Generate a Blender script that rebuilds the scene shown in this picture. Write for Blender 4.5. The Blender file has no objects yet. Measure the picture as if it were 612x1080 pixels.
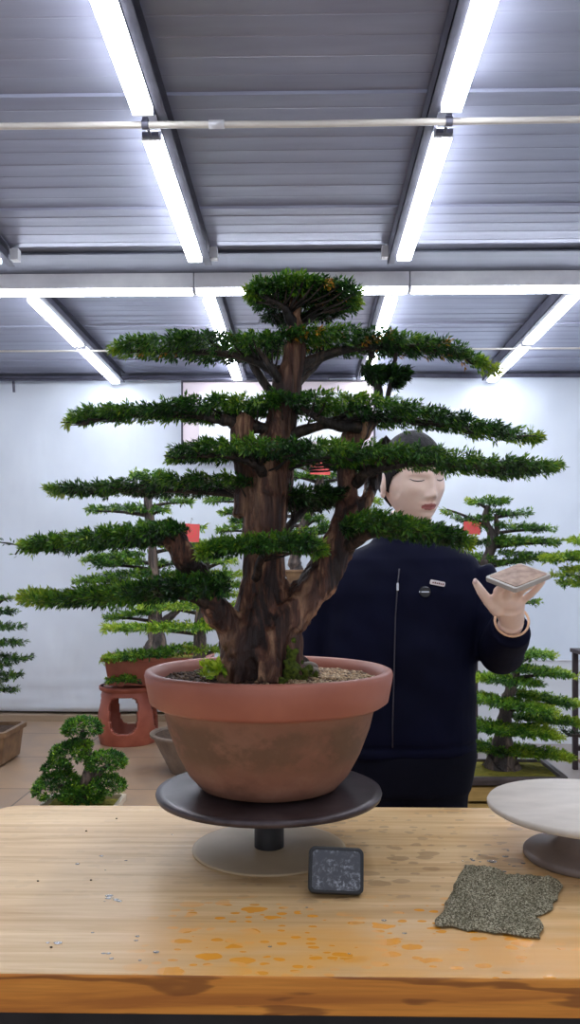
import bpy, bmesh, math, random
import numpy as np
from mathutils import Vector, Matrix, noise as mnoise

random.seed(7)
RNG = np.random.default_rng(11)
SC = bpy.context.scene
COL = SC.collection
PI = math.pi

# ------------------------------------------------------------------ camera
F = 850.0; U0 = 306.0; V0 = 603.0; CZ = 1.26; TH = 16 / 850
cam_data = bpy.data.cameras.new('camera'); cam = bpy.data.objects.new('camera', cam_data); COL.objects.link(cam)
cam.location = (0, 0, CZ); cam.rotation_euler = (PI / 2, 0, TH)
cam_data.sensor_width = 36; cam_data.sensor_fit = 'AUTO'; cam_data.lens = 36 * F / 1080
cam_data.shift_y = 63 / 1080; cam_data.clip_start = 0.05
SC.camera = cam
RT = np.array([math.cos(TH), math.sin(TH), 0]); FW = np.array([-math.sin(TH), math.cos(TH), 0])

def P(u, v, D):
    """world point seen at photo pixel u, v at distance D along the view axis"""
    p = RT * ((u - U0) / F * D) + FW * D
    return np.array([p[0], p[1], CZ - (v - V0) / F * D])

# ------------------------------------------------------------------ light and exposure
world = bpy.data.worlds.new('world'); SC.world = world; world.use_nodes = True
world.node_tree.nodes['Background'].inputs[0].default_value = (0.85, 0.9, 1.0, 1)
world.node_tree.nodes['Background'].inputs[1].default_value = 0.85
TUBE_STRENGTH = 24.0
SC.view_settings.view_transform = 'Standard'; SC.view_settings.look = 'None'
SC.view_settings.gamma = 1; SC.view_settings.use_curve_mapping = False
SC.view_settings.exposure = 0.1
SC.cycles.use_denoising = True
SC.cycles.max_bounces = 6

# ------------------------------------------------------------------ materials
def srgb(r, g, b):
    f = lambda c: (c / 255 / 12.92) if c / 255 <= 0.04045 else ((c / 255 + 0.055) / 1.055) ** 2.4
    return (f(r), f(g), f(b), 1)

class NT:
    def __init__(s, name):
        s.m = bpy.data.materials.new(name); s.m.use_nodes = True
        s.t = s.m.node_tree; s.b = s.t.nodes['Principled BSDF']; s.co = s.t.nodes.new('ShaderNodeTexCoord')
    def n(s, typ, **kw):
        x = s.t.nodes.new(typ)
        for k, v in kw.items(): setattr(x, k, v)
        return x
    def l(s, a, b): s.t.links.new(a, b)
    def mapping(s, scale=(1, 1, 1), loc=(0, 0, 0), out='Object', rot=(0, 0, 0)):
        mp = s.n('ShaderNodeMapping'); s.l(s.co.outputs[out], mp.inputs[0])
        mp.inputs['Scale'].default_value = scale; mp.inputs['Location'].default_value = loc; mp.inputs['Rotation'].default_value = rot
        return mp.outputs[0]
    def noise(s, vec, scale, detail=4, rough=0.55, dist=0):
        x = s.n('ShaderNodeTexNoise'); s.l(vec, x.inputs['Vector'])
        x.inputs['Scale'].default_value = scale; x.inputs['Detail'].default_value = detail
        x.inputs['Roughness'].default_value = rough; x.inputs['Distortion'].default_value = dist
        return x.outputs['Fac']
    def ramp(s, fac, stops):
        x = s.n('ShaderNodeValToRGB'); s.l(fac, x.inputs[0]); e = x.color_ramp.elements
        while len(e) < len(stops): e.new(0.5)
        for k, (p, c) in enumerate(stops):
            e[k].position = p; e[k].color = c if len(c) == 4 else (*c, 1)
        return x.outputs[0]
    def mix(s, fac, a, b, blend='MIX'):
        x = s.n('ShaderNodeMix', data_type='RGBA', blend_type=blend)
        for inp, v in ((x.inputs[0], fac), (x.inputs[6], a), (x.inputs[7], b)):
            if hasattr(v, 'is_linked') or hasattr(v, 'links'): s.l(v, inp)
            else: inp.default_value = v
        return x.outputs[2]
    def math(s, op, a, b=0.0):
        x = s.n('ShaderNodeMath', operation=op)
        for inp, v in ((x.inputs[0], a), (x.inputs[1], b)):
            if hasattr(v, 'links'): s.l(v, inp)
            else: inp.default_value = v
        return x.outputs[0]
    def maprange(s, v, a, b, c=0.0, d=1.0):
        x = s.n('ShaderNodeMapRange', interpolation_type='SMOOTHSTEP'); s.l(v, x.inputs[0])
        for k, q in enumerate((a, b, c, d)): x.inputs[k + 1].default_value = q
        return x.outputs[0]
    def bump(s, h, strength=0.3, dist=0.01):
        x = s.n('ShaderNodeBump'); s.l(h, x.inputs['Height']); x.inputs['Strength'].default_value = strength
        x.inputs['Distance'].default_value = dist; s.l(x.outputs[0], s.b.inputs['Normal'])
    def set(s, col=None, rough=None, metal=None, spec=None):
        for k, v in (('Base Color', col), ('Roughness', rough), ('Metallic', metal), ('Specular IOR Level', spec)):
            if v is None: continue
            if hasattr(v, 'links'): s.l(v, s.b.inputs[k])
            else: s.b.inputs[k].default_value = v
        return s

def simple(name, c1, c2, scale=20, rough=0.6, metal=0, bump=0.1, bdist=0.002, spec=0.5, stretch=(1, 1, 1)):
    t = NT(name); v = t.mapping(stretch); nz = t.noise(v, scale)
    t.set(t.ramp(nz, [(0.3, c1), (0.7, c2)]), rough, metal, spec)
    if bump: t.bump(nz, bump, bdist)
    return t.m

M = {}
M['ceiling'] = simple('painted_steel_ceiling', srgb(150, 152, 172), srgb(168, 172, 190), 3, 0.36, 0.45, 0.06, 0.01, stretch=(0.4, 3, 1))
M['steel'] = simple('dull_steel', srgb(84, 84, 98), srgb(108, 108, 122), 8, 0.5, 0.6, 0.05)
M['beam'] = simple('grey_flashing', srgb(98, 102, 118), srgb(116, 120, 136), 3, 0.5, 0.3, 0.05, stretch=(.3, 4, 1))
M['housing'] = simple('white_housing', srgb(205, 205, 210), srgb(225, 225, 228), 8, 0.4, 0, 0)
t = NT('tube_light'); t.set((1, 1, 1, 1)); t.b.inputs['Emission Color'].default_value = (0.86, 0.91, 1.0, 1)
t.b.inputs['Emission Strength'].default_value = TUBE_STRENGTH; M['tube'] = t.m
M['pvc'] = simple('cream_plastic_pipe', srgb(205, 198, 190), srgb(222, 216, 206), 6, 0.4, 0, 0)
t = NT('white_sheet'); v = t.mapping((1, 1, 0.5), rot=(0, 0.5, 0)); nz = t.noise(v, 1.6, 3, 0.5, 0.4)
t.set(t.ramp(t.noise(t.mapping(), 1.3), [(0.3, srgb(220, 228, 238)), (0.7, srgb(230, 237, 245))]), 0.55, 0, 0.3); t.bump(nz, 0.4, 0.06); M['sheet'] = t.m
M['wall'] = simple('plaster_wall', srgb(222, 224, 232), srgb(230, 232, 238), 6, 0.8, 0, 0.05)
M['whiteboard'] = simple('white_board', srgb(232, 236, 240), srgb(240, 243, 246), 3, 0.5, 0, 0)
M['pinkmat'] = simple('pale_pink_card', srgb(222, 208, 214), srgb(232, 218, 222), 3, 0.6, 0, 0)
M['darkframe'] = simple('dark_frame', srgb(50, 48, 58), srgb(66, 62, 74), 20, 0.5, 0, 0)
M['base'] = simple('tan_skirting', srgb(158, 136, 112), srgb(172, 150, 124), 6, 0.5, 0, 0.05)
# floor: large tan tiles with narrow joints
t = NT('floor_tiles'); br = t.n('ShaderNodeTexBrick'); t.l(t.mapping((1, 1, 1), (1.58, 0.15, 0)), br.inputs['Vector'])
br.offset = 0.0; br.inputs['Scale'].default_value = 1.0; br.inputs['Brick Width'].default_value = 1.6; br.inputs['Row Height'].default_value = 0.8
br.inputs['Mortar Size'].default_value = 0.006; br.inputs['Mortar'].default_value = srgb(84, 70, 60)
br.inputs['Color1'].default_value = srgb(172, 142, 112); br.inputs['Color2'].default_value = srgb(162, 134, 108)
nz = t.noise(t.mapping(), 4, 5); sx = t.n('ShaderNodeSeparateXYZ'); t.l(t.co.outputs['Object'], sx.inputs[0])
c = t.mix(t.maprange(nz, 0.35, 0.7, 0, 0.5), br.outputs[0], srgb(138, 122, 108))
c = t.mix(t.maprange(sx.outputs[0], 0.3, 1.2, 0, 0.85), c, srgb(150, 144, 140))
t.set(c, 0.4, 0, 0.4); t.bump(br.outputs['Fac'], -0.2, 0.004); M['floor'] = t.m

# work table wood
def wood(name, light, mid, dark, wet):
    t = NT(name)
    g = t.noise(t.mapping((0.5, 9, 9)), 4.0, 6, 0.6, 0.8)
    fine = t.noise(t.mapping((2, 60, 60)), 5.0, 3)
    c = t.ramp(g, [(0.34, dark), (0.5, mid), (0.68, light)])
    c = t.mix(t.maprange(fine, 0.4, 0.7, 0, 0.35), c, dark)
    sp = t.n('ShaderNodeSeparateXYZ'); t.l(t.co.outputs['Object'], sp.inputs[0]); x, y = sp.outputs[0], sp.outputs[1]
    if wet:
        # damp strip along the front edge and blotches of water soaked into the bare wood
        wide = t.noise(t.mapping((2.0, 5, 1)), 2.5, 3)
        front = t.math('ADD', t.maprange(y, -0.14, -0.25, 0, 1), t.math('MULTIPLY', t.math('SUBTRACT', wide, 0.5), 1.3))
        side_ = t.math('MULTIPLY', t.maprange(x, -0.56, -0.34, 0.05, 1), t.maprange(wide, 0.3, 0.6, 0.35, 1))
        c = t.mix(t.math('MULTIPLY', t.maprange(front, -0.2, 1.1, 0, 0.8), side_), c, srgb(224, 160, 70))
        def drops(sx_, sy_, seed, lo, hi):
            vo = t.n('ShaderNodeTexVoronoi'); warp = t.n('ShaderNodeVectorMath', operation='ADD')
            wn = t.n('ShaderNodeTexNoise'); t.l(t.mapping((1, 1, 1)), wn.inputs['Vector']); wn.inputs['Scale'].default_value = 60; wn.inputs['Detail'].default_value = 1
            sc_ = t.n('ShaderNodeVectorMath', operation='SCALE'); t.l(wn.outputs['Color'], sc_.inputs[0]); sc_.inputs['Scale'].default_value = 0.35
            t.l(t.mapping((sx_, sy_, 0), (seed, seed * 1.7, 0)), warp.inputs[0]); t.l(sc_.outputs[0], warp.inputs[1]); t.l(warp.outputs[0], vo.inputs['Vector']); vo.inputs['Scale'].default_value = 1.0
            sp2 = t.n('ShaderNodeSeparateXYZ'); t.l(vo.outputs['Color'], sp2.inputs[0])
            rad = t.maprange(sp2.outputs[0], lo, hi, 0.0, 0.42)
            return t.maprange(t.math('SUBTRACT', rad, vo.outputs['Distance']), -0.01, 0.03, 0, 1)
        front_ = t.maprange(t.math('ADD', y, t.math('MULTIPLY', t.math('SUBTRACT', wide, 0.5), 0.15)), -0.09, -0.17, 0, 1)
        xm = t.math('MULTIPLY', t.maprange(x, -0.52, -0.40, 0, 1), t.maprange(x, 0.02, 0.16, 1, 0))
        patch = t.maprange(t.noise(t.mapping((7, 9, 1), (2.2, 5.1, 0)), 1.0, 1), 0.34, 0.5, 0, 1)
        m_front = t.math('MULTIPLY', t.math('MAXIMUM', drops(24, 42, 3.1, -.1, .9), drops(50, 90, 8.3, .1, 1.0)), t.math('MULTIPLY', t.math('MULTIPLY', front_, xm), patch))
        xb = t.maprange(x, -0.50, -0.25, 0.25, 1)
        m_back = t.math('MULTIPLY', t.math('MAXIMUM', drops(22, 36, 5.7, .15, 1.0), drops(44, 72, 1.9, .25, 1.1)), t.math('MULTIPLY', t.math('SUBTRACT', 1.0, front_), t.math('MULTIPLY', xb, 0.55)))
        c = t.mix(t.math('MULTIPLY', m_back, 0.8), c, srgb(146, 112, 80))
        c = t.mix(t.math('MULTIPLY', m_front, 0.9), c, srgb(230, 152, 34))
        t.set(c, t.maprange(t.math('MAXIMUM', m_front, m_back), 0, 1, 0.42, 0.24), 0, 0.4)
    else:
        rings = t.n('ShaderNodeTexWave', wave_type='RINGS', rings_direction='SPHERICAL'); t.l(t.mapping((1.2, 6, 9), (0.456, 0, 0.2)), rings.inputs[0])
        rings.inputs['Scale'].default_value = 3.0; rings.inputs['Distortion'].default_value = 9; rings.inputs['Detail'].default_value = 3; rings.inputs['Detail Scale'].default_value = 1.2
        c = t.mix(t.maprange(rings.outputs[1], 0.72, 0.98, 0, 0.7), c, srgb(120, 66, 28))
        t.set(c, 0.42, 0, 0.4)
    t.bump(fine, 0.05, 0.001)
    return t.m
M['wood_top'] = wood('pale_wood_tabletop', srgb(228, 198, 152), srgb(214, 180, 132), srgb(190, 150, 100), True)
M['wood_edge'] = wood('orange_wood_edge', srgb(232, 156, 66), srgb(216, 138, 54), srgb(178, 106, 42), False)
M['dark_metal'] = simple('dark_table_frame', srgb(26, 24, 26), srgb(40, 38, 40), 20, 0.5, 0.3, 0.05)
# terracotta pot, weathered
t = NT('terracotta_body'); gx = t.noise(t.mapping((1, 1, 1.4)), 14, 7, 0.68); big = t.noise(t.mapping((1, 1, 0.8), (0.35, 0.9, 0.4)), 6.5, 5)
sp = t.n('ShaderNodeSeparateXYZ'); t.l(t.co.outputs['Object'], sp.inputs[0]); z = sp.outputs[2]
band = t.math('MULTIPLY', t.maprange(z, 0.035, 0.075), t.maprange(z, 0.14, 0.11))
c = t.ramp(gx, [(0.25, srgb(112, 76, 60)), (0.5, srgb(144, 98, 78)), (0.8, srgb(164, 120, 98))])
al = t.math('MULTIPLY', t.math('MULTIPLY', t.maprange(gx, 0.38, 0.56), t.maprange(big, 0.30, 0.46)), band)
c = t.mix(t.math('MULTIPLY', t.maprange(big, 0.4, 0.7), 0.35), c, srgb(150, 120, 96))
c = t.mix(t.math('MULTIPLY', al, 0.6), c, srgb(70, 58, 38))
t.set(c, 0.62, 0, 0.35); t.bump(gx, 0.15, 0.002); M['pot'] = t.m
M['rim'] = simple('terracotta_rim', srgb(158, 94, 76), srgb(174, 108, 88), 9, 0.45, 0, 0.04, spec=0.4)
M['terracotta'] = simple('red_stoneware', srgb(150, 76, 58), srgb(176, 98, 76), 9, 0.4, 0, 0.06)
M['brownpot'] = simple('brown_stoneware', srgb(98, 72, 52), srgb(138, 108, 78), 14, 0.45, 0, 0.1)
M['greypot'] = simple('grey_clay', srgb(112, 96, 84), srgb(136, 120, 106), 12, 0.55, 0, 0.08)
M['darkpot'] = simple('dark_glazed_pot', srgb(62, 54, 54), srgb(88, 78, 76), 12, 0.4, 0, 0.05)
M['creampot'] = simple('cream_ceramic', srgb(196, 180, 156), srgb(214, 200, 176), 12, 0.35, 0, 0.03)
M['crate'] = simple('yellow_wood_crate', srgb(160, 128, 66), srgb(190, 156, 88), 8, 0.6, 0, 0.1, stretch=(1, 1, 8))
M['ornament'] = simple('pale_clay', srgb(196, 150, 130), srgb(214, 176, 158), 20, 0.6, 0, 0.1)
M['soil'] = simple('dark_soil', srgb(52, 38, 30), srgb(92, 70, 52), 60, 0.9, 0, 0.8, 0.006)
M['moss'] = simple('green_moss', srgb(36, 46, 14), srgb(104, 122, 30), 160, 0.95, 0, 1.0, 0.006)
M['yellowmoss'] = simple('yellow_moss', srgb(112, 108, 28), srgb(150, 138, 40), 40, 0.95, 0, 1.0, 0.01)
# bark
def bark(name, c1, c2, c3, sc=1.0, grey=None):
    t = NT(name)
    a = t.noise(t.mapping((26 * sc, 26 * sc, 5 * sc)), 1.0, 7, 0.62, 0.9); b = t.noise(t.mapping((9 * sc, 9 * sc, 4 * sc), (3, 1, 2)), 1.0, 4)
    f = t.noise(t.mapping((70 * sc, 70 * sc, 14 * sc), (7, 3, 5)), 1.0, 5, 0.7, 0.5)
    c = t.ramp(a, [(0.42, c1), (0.5, c2), (0.6, c3)])
    c = t.mix(t.maprange(f, 0.46, 0.62, 0, 0.6), c, c1)
    c = t.mix(t.maprange(b, 0.46, 0.6, 0, 0.7), c, t.mix(0.35, c1, c2))
    h = t.math('ADD', a, t.math('MULTIPLY', f, 0.5))
    t.set(c, 0.5, 0, 0.45); t.bump(h, 1.0, 0.014 / sc); return t.m
M['bark'] = bark('reddish_bark', srgb(36, 22, 20), srgb(112, 70, 52), srgb(206, 158, 122))
M['twig'] = bark('dark_twig_bark', srgb(26, 20, 18), srgb(48, 38, 32), srgb(84, 66, 54), 2)
M['greybark'] = bark('grey_bark', srgb(52, 44, 42), srgb(96, 82, 76), srgb(150, 128, 112), 0.8)
# leaves
t = NT('leaves'); at = t.n('ShaderNodeAttribute', attribute_name='tint'); t.set(at.outputs['Color'], 0.38, 0, 0.45)
tr = t.n('ShaderNodeBsdfTranslucent'); t.l(at.outputs['Color'], tr.inputs[0]); mx = t.n('ShaderNodeMixShader'); mx.inputs[0].default_value = 0.22
t.l(t.b.outputs[0], mx.inputs[1]); t.l(tr.outputs[0], mx.inputs[2]); t.l(mx.outputs[0], t.t.nodes['Material Output'].inputs[0]); M['leaf'] = t.m
t = NT('pebbles'); at = t.n('ShaderNodeAttribute', attribute_name='tint'); t.set(at.outputs['Color'], 0.8); M['pebble'] = t.m
M['disc_dark'] = simple('worn_dark_steel', srgb(52, 42, 44), srgb(84, 74, 76), 22, 0.33, 0.35, 0.08)
M['disc_pale'] = simple('dusty_pale_disc', srgb(192, 182, 170), srgb(214, 204, 192), 9, 0.5, 0, 0.05, stretch=(1, 3, 1))
M['iron'] = simple('worn_grey_iron', srgb(118, 106, 100), srgb(144, 130, 124), 9, 0.42, 0.1, 0.06)
M['dusty'] = simple('dusty_wood_plate', srgb(184, 160, 126), srgb(200, 176, 142), 9, 0.5, 0, 0.03)
M['black'] = simple('black_plastic', srgb(16, 16, 19), srgb(26, 26, 30), 20, 0.35, 0, 0.02)
t = NT('wet_glass_face'); nz = t.noise(t.mapping((1, 1, 1)), 180, 6, 0.7); n2 = t.noise(t.mapping((1, 3, 1)), 30, 5)
c = t.mix(t.math('MULTIPLY', t.maprange(nz, 0.46, 0.64), t.maprange(n2, 0.38, 0.6)), srgb(66, 68, 76), srgb(150, 155, 166))
t.set(c, 0.3, 0, 0.5); t.bump(nz, 0.3, 0.001); M['face'] = t.m
t = NT('woven_cloth'); ck = t.noise(t.mapping(), 420, 3, 0.7); n2 = t.noise(t.mapping(), 40, 4)
c = t.ramp(ck, [(0.38, srgb(72, 66, 50)), (0.5, srgb(128, 120, 98)), (0.62, srgb(200, 192, 166))]); c = t.mix(t.maprange(n2, 0.4, 0.7, 0, 0.35), c, srgb(90, 88, 66))
t.set(c, 0.95, 0, 0.1); t.bump(ck, 0.9, 0.003); M['cloth'] = t.m
t = NT('water_drops'); t.set((0.9, 0.93, 0.97, 1), 0.03, 0, 0.6); t.b.inputs['Transmission Weight'].default_value = 0.9; t.b.inputs['IOR'].default_value = 1.33; M['water'] = t.m
M['jacket'] = simple('navy_jacket', srgb(5, 7, 28), srgb(9, 12, 38), 6, 0.75, 0, 0.2, 0.01, 0.12)
M['trousers'] = simple('black_trousers', srgb(8, 9, 22), srgb(12, 14, 30), 6, 0.8, 0, 0.2, 0.01, 0.15)
t = NT('skin'); nz = t.noise(t.mapping(), 30, 3); t.set(t.ramp(nz, [(0.3, srgb(238, 208, 192)), (0.7, srgb(244, 218, 204))]), 0.45, 0, 0.4)
t.b.inputs['Subsurface Weight'].default_value = 0.08; t.b.inputs['Subsurface Radius'].default_value = (0.01, 0.004, 0.002); M['skin'] = t.m
M['lip'] = simple('lips', srgb(176, 104, 100), srgb(186, 116, 110), 30, 0.4, 0, 0)
M['nail'] = simple('nail', srgb(222, 190, 184), srgb(230, 200, 194), 30, 0.25, 0, 0)
t = NT('hair'); nz = t.noise(t.mapping((40, 40, 6)), 3, 5); t.set(t.ramp(nz, [(0.3, srgb(8, 7, 10)), (0.7, srgb(24, 21, 25))]), 0.6, 0, 0.25); t.bump(nz, 0.6, 0.004); M['hair'] = t.m
M['shoe'] = simple('black_shoe', srgb(14, 14, 16), srgb(24, 24, 26), 20, 0.5, 0, 0)
M['badge_white'] = simple('white_enamel', srgb(226, 216, 216), srgb(236, 226, 226), 10, 0.3, 0, 0)
M['badge_text'] = simple('badge_lettering', srgb(110, 50, 50), srgb(120, 60, 60), 10, 0.5, 0, 0)
M['silver'] = simple('silver', srgb(180, 184, 194), srgb(205, 208, 216), 10, 0.25, 0.8, 0)
M['bangle'] = simple('bangle', srgb(220, 176, 140), srgb(232, 192, 160), 10, 0.3, 0.2, 0)
M['phone_case'] = simple('pale_grey_case', srgb(158, 152, 146), srgb(176, 170, 162), 10, 0.35, 0, 0)
M['phone_back'] = simple('brown_cover', srgb(110, 78, 58), srgb(168, 136, 112), 45, 0.45, 0, 0.1)
t = NT('red_paper'); wv = t.n('ShaderNodeTexWave', wave_type='RINGS', rings_direction='SPHERICAL'); t.l(t.mapping((1, 1, 1)), wv.inputs[0]); wv.inputs['Scale'].default_value = 11; wv.inputs['Distortion'].default_value = 3
t.set(t.mix(t.maprange(wv.outputs[1], 0.72, 0.95, 0, 0.4), srgb(226, 84, 84), srgb(190, 110, 80)), 0.5); M['red'] = t.m
M['shelf'] = simple('dark_wood_stand', srgb(44, 34, 38), srgb(64, 50, 52), 9, 0.5, 0, 0.05)

# ------------------------------------------------------------------ object helpers
WL = {}
def tag(o, label=None, cat=None, group=None, kind=None):
    for k, v in (('label', label), ('category', cat), ('group', group), ('kind', kind)):
        if v: o[k] = v
    return o
def empty(name, loc):
    o = bpy.data.objects.new(name, None); COL.objects.link(o); o.location = loc; o.empty_display_size = 0.05
    WL[o.name] = np.array(loc, float); return o

def link(name, me, parent=None, mat=None, origin=None, smooth=True):
    """links a mesh whose vertices are in world coordinates; origin goes to the bottom centre"""
    n = len(me.vertices); co = np.empty(n * 3, np.float32); me.vertices.foreach_get('co', co); co = co.reshape(-1, 3)
    if origin is None:
        origin = np.array([(co[:, 0].min() + co[:, 0].max()) / 2, (co[:, 1].min() + co[:, 1].max()) / 2, co[:, 2].min()])
    co = co - np.asarray(origin, np.float32); me.vertices.foreach_set('co', co.ravel().astype(np.float32)); me.update()
    if smooth: me.polygons.foreach_set('use_smooth', np.ones(len(me.polygons), bool))
    if mat is not None and not len(me.materials): me.materials.append(mat)
    o = bpy.data.objects.new(name, me); COL.objects.link(o)
    base = WL[parent.name] if parent is not None else np.zeros(3)
    o.location = np.asarray(origin) - base
    if parent is not None: o.parent = parent
    WL[o.name] = np.array(origin, float)
    return o

class MB:
    def __init__(s): s.v = []; s.f = []; s.n = 0
    def add(s, vs, fs):
        s.v += [tuple(map(float, v)) for v in vs]; s.f += [tuple(i + s.n for i in f) for f in fs]; s.n = len(s.v); return s
    def box(s, lo, hi, R=None, c=None):
        vs = [np.array([(lo, hi)[i >> 2 & 1][0], (lo, hi)[i >> 1 & 1][1], (lo, hi)[i & 1][2]], float) for i in range(8)]
        if R is not None: vs = [np.asarray(R) @ v + np.asarray(c) for v in vs]
        return s.add(vs, [(0, 1, 3, 2), (4, 6, 7, 5), (0, 4, 5, 1), (2, 3, 7, 6), (0, 2, 6, 4), (1, 5, 7, 3)])
    def lathe(s, prof, c, seg=64, close=False, wob=None):
        vs, fs = [], []; m = len(prof)
        for k in range(seg):
            a = 2 * PI * k / seg
            for (r, z) in prof:
                q = r * (wob(a) if wob else 1); vs.append((c[0] + q * math.cos(a), c[1] + q * math.sin(a), c[2] + z))
        for k in range(seg):
            k2 = (k + 1) % seg
            for j in range(m - 1): fs.append((k * m + j, k2 * m + j, k2 * m + j + 1, k * m + j + 1))
        return s.add(vs, fs)
    def tube(s, pts, rad, seg=10, caps=True, flat=1.0, up=None):
        pts = [np.asarray(p, float) for p in pts]; n = len(pts)
        if not hasattr(rad, '__len__'): rad = [rad] * n
        vs, fs = [], []
        t0 = pts[1] - pts[0]; ref = np.asarray(up, float) if up is not None else (np.array([0, 0, 1.0]) if abs(t0[2]) < 0.8 * np.linalg.norm(t0) else np.array([1.0, 0, 0]))
        for i in range(n):
            tg = pts[min(i + 1, n - 1)] - pts[max(i - 1, 0)]; tg = tg / (np.linalg.norm(tg) + 1e-9)
            a = ref - tg * ref.dot(tg); a /= np.linalg.norm(a) + 1e-9; b = np.cross(tg, a); ref = a
            for k in range(seg):
                q = 2 * PI * k / seg; vs.append(pts[i] + rad[i] * (math.cos(q) * a * flat + math.sin(q) * b))
        for i in range(n - 1):
            for k in range(seg):
                k2 = (k + 1) % seg; fs.append((i * seg + k, i * seg + k2, (i + 1) * seg + k2, (i + 1) * seg + k))
        if caps: fs += [tuple(range(seg))[::-1], tuple(range((n - 1) * seg, n * seg))]
        return s.add(vs, fs)
    def ball(s, c, r, seg=14, rings=9, R=None):
        r = np.array(r if hasattr(r, '__len__') else (r, r, r), float); vs, fs = [], []
        for i in range(1, rings):
            a = PI * i / rings
            for k in range(seg):
                b = 2 * PI * k / seg; p = np.array([math.sin(a) * math.cos(b), math.sin(a) * math.sin(b), math.cos(a)]) * r
                if R is not None: p = np.asarray(R) @ p
                vs.append(p + np.asarray(c))
        top = np.array([0, 0, r[2]]); 
        if R is not None: top = np.asarray(R) @ top
        vs += [np.asarray(c) + top, np.asarray(c) - top]; T = (rings - 1) * seg
        for i in range(rings - 2):
            for k in range(seg):
                k2 = (k + 1) % seg; fs.append((i * seg + k, (i + 1) * seg + k, (i + 1) * seg + k2, i * seg + k2))
        for k in range(seg):
            k2 = (k + 1) % seg; fs += [(T, k, k2), (T + 1, (rings - 2) * seg + k2, (rings - 2) * seg + k)]
        return s.add(vs, fs)
    def loft(s, rings, caps=True):
        """rings: list of (centre, rx, ry) superellipses in the XY plane"""
        seg = 40; vs, fs = [], []
        for (c, rx, ry) in rings:
            for k in range(seg):
                a = 2 * PI * k / seg; ca, sa = math.cos(a), math.sin(a); e = 0.85
                vs.append((c[0] + rx * math.copysign(abs(ca) ** e, ca), c[1] + ry * math.copysign(abs(sa) ** e, sa), c[2]))
        n = len(rings)
        for i in range(n - 1):
            for k in range(seg):
                k2 = (k + 1) % seg; fs.append((i * seg + k, i * seg + k2, (i + 1) * seg + k2, (i + 1) * seg + k))
        if caps: fs += [tuple(range(seg))[::-1], tuple(range((n - 1) * seg, n * seg))]
        return s.add(vs, fs)
    def mesh(s, name='m'):
        me = bpy.data.meshes.new(name); me.from_pydata(s.v, [], s.f); me.update(); return me
    def build(s, name, mat, parent=None, smooth=False, bevel=0, origin=None, bseg=2):
        o = link(name, s.mesh(name), parent, mat, origin, smooth)
        if bevel:
            b = o.modifiers.new('bevel', 'BEVEL'); b.width = bevel; b.segments = bseg; b.limit_method = 'ANGLE'; b.angle_limit = math.radians(40)
        return o

def baked(me, mods):
    """runs modifiers on a loose mesh and returns the resulting mesh"""
    o = bpy.data.objects.new('work', me); COL.objects.link(o)
    for typ, kw in mods:
        m = o.modifiers.new(typ, typ)
        for k, v in kw.items(): setattr(m, k, v)
    dg = bpy.context.evaluated_depsgraph_get(); dg.update()
    out = bpy.data.meshes.new_from_object(o.evaluated_get(dg)); bpy.data.objects.remove(o); return out

def spline(pts, n):
    """Catmull-Rom through rows of pts (any dimension)"""
    p = np.asarray(pts, float); p = np.vstack([2 * p[0] - p[1], p, 2 * p[-1] - p[-2]]); out = []
    m = len(p) - 3
    for i in range(n):
        t = i / (n - 1) * m; k = min(int(t), m - 1); t -= k; a, b, c, d = p[k:k + 4]
        out.append(0.5 * (2 * b + (c - a) * t + (2 * a - 5 * b + 4 * c - d) * t * t + (3 * b - a - 3 * c + d) * t ** 3))
    return np.array(out)

# ------------------------------------------------------------------ foliage
def unit(a): return a / (np.linalg.norm(a, axis=-1, keepdims=True) + 1e-9)
def leaf_mesh(name, pos, dirs, L, W, tint):
    n = len(pos); up = unit(RNG.normal(size=(n, 3)) * 0.5 + [0, 0, 1.0])
    side = unit(np.cross(dirs, up)); nor = unit(np.cross(side, dirs))
    L = L[:, None]; W = W[:, None]
    v = np.empty((n, 5, 3))
    v[:, 0] = pos; v[:, 1] = pos + dirs * L * 0.45 + side * W * 0.5 + nor * L * 0.05
    v[:, 2] = pos + dirs * L * 0.98 - nor * L * 0.08; v[:, 3] = pos + dirs * L * 0.45 - side * W * 0.5 + nor * L * 0.05
    v[:, 4] = pos + dirs * L * 0.5 - nor * L * 0.03
    me = bpy.data.meshes.new(name); me.vertices.add(n * 5); me.vertices.foreach_set('co', v.ravel().astype(np.float32))
    b = (np.arange(n) * 5)[:, None]
    loops = np.concatenate([b + [0, 1, 4], b + [1, 2, 4], b + [2, 3, 4], b + [3, 0, 4]], 1).ravel()
    me.loops.add(len(loops)); me.loops.foreach_set('vertex_index', loops.astype(np.int32))
    me.polygons.add(n * 4); me.polygons.foreach_set('loop_start', (np.arange(n * 4) * 3).astype(np.int32))
    me.update(calc_edges=True)
    at = me.color_attributes.new('tint', 'FLOAT_COLOR', 'POINT')
    c = np.ones((n, 5, 4)); c[:, :, :3] = tint[:, None, :]; at.data.foreach_set('color', c.ravel().astype(np.float32))
    return me

def lin(c): return np.array(srgb(*c)[:3])
DEEP, MIDG, FRESH, YEL, OCH = lin((18, 44, 24)), lin((56, 108, 38)), lin((120, 164, 44)), lin((178, 196, 58)), lin((186, 134, 40))

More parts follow.
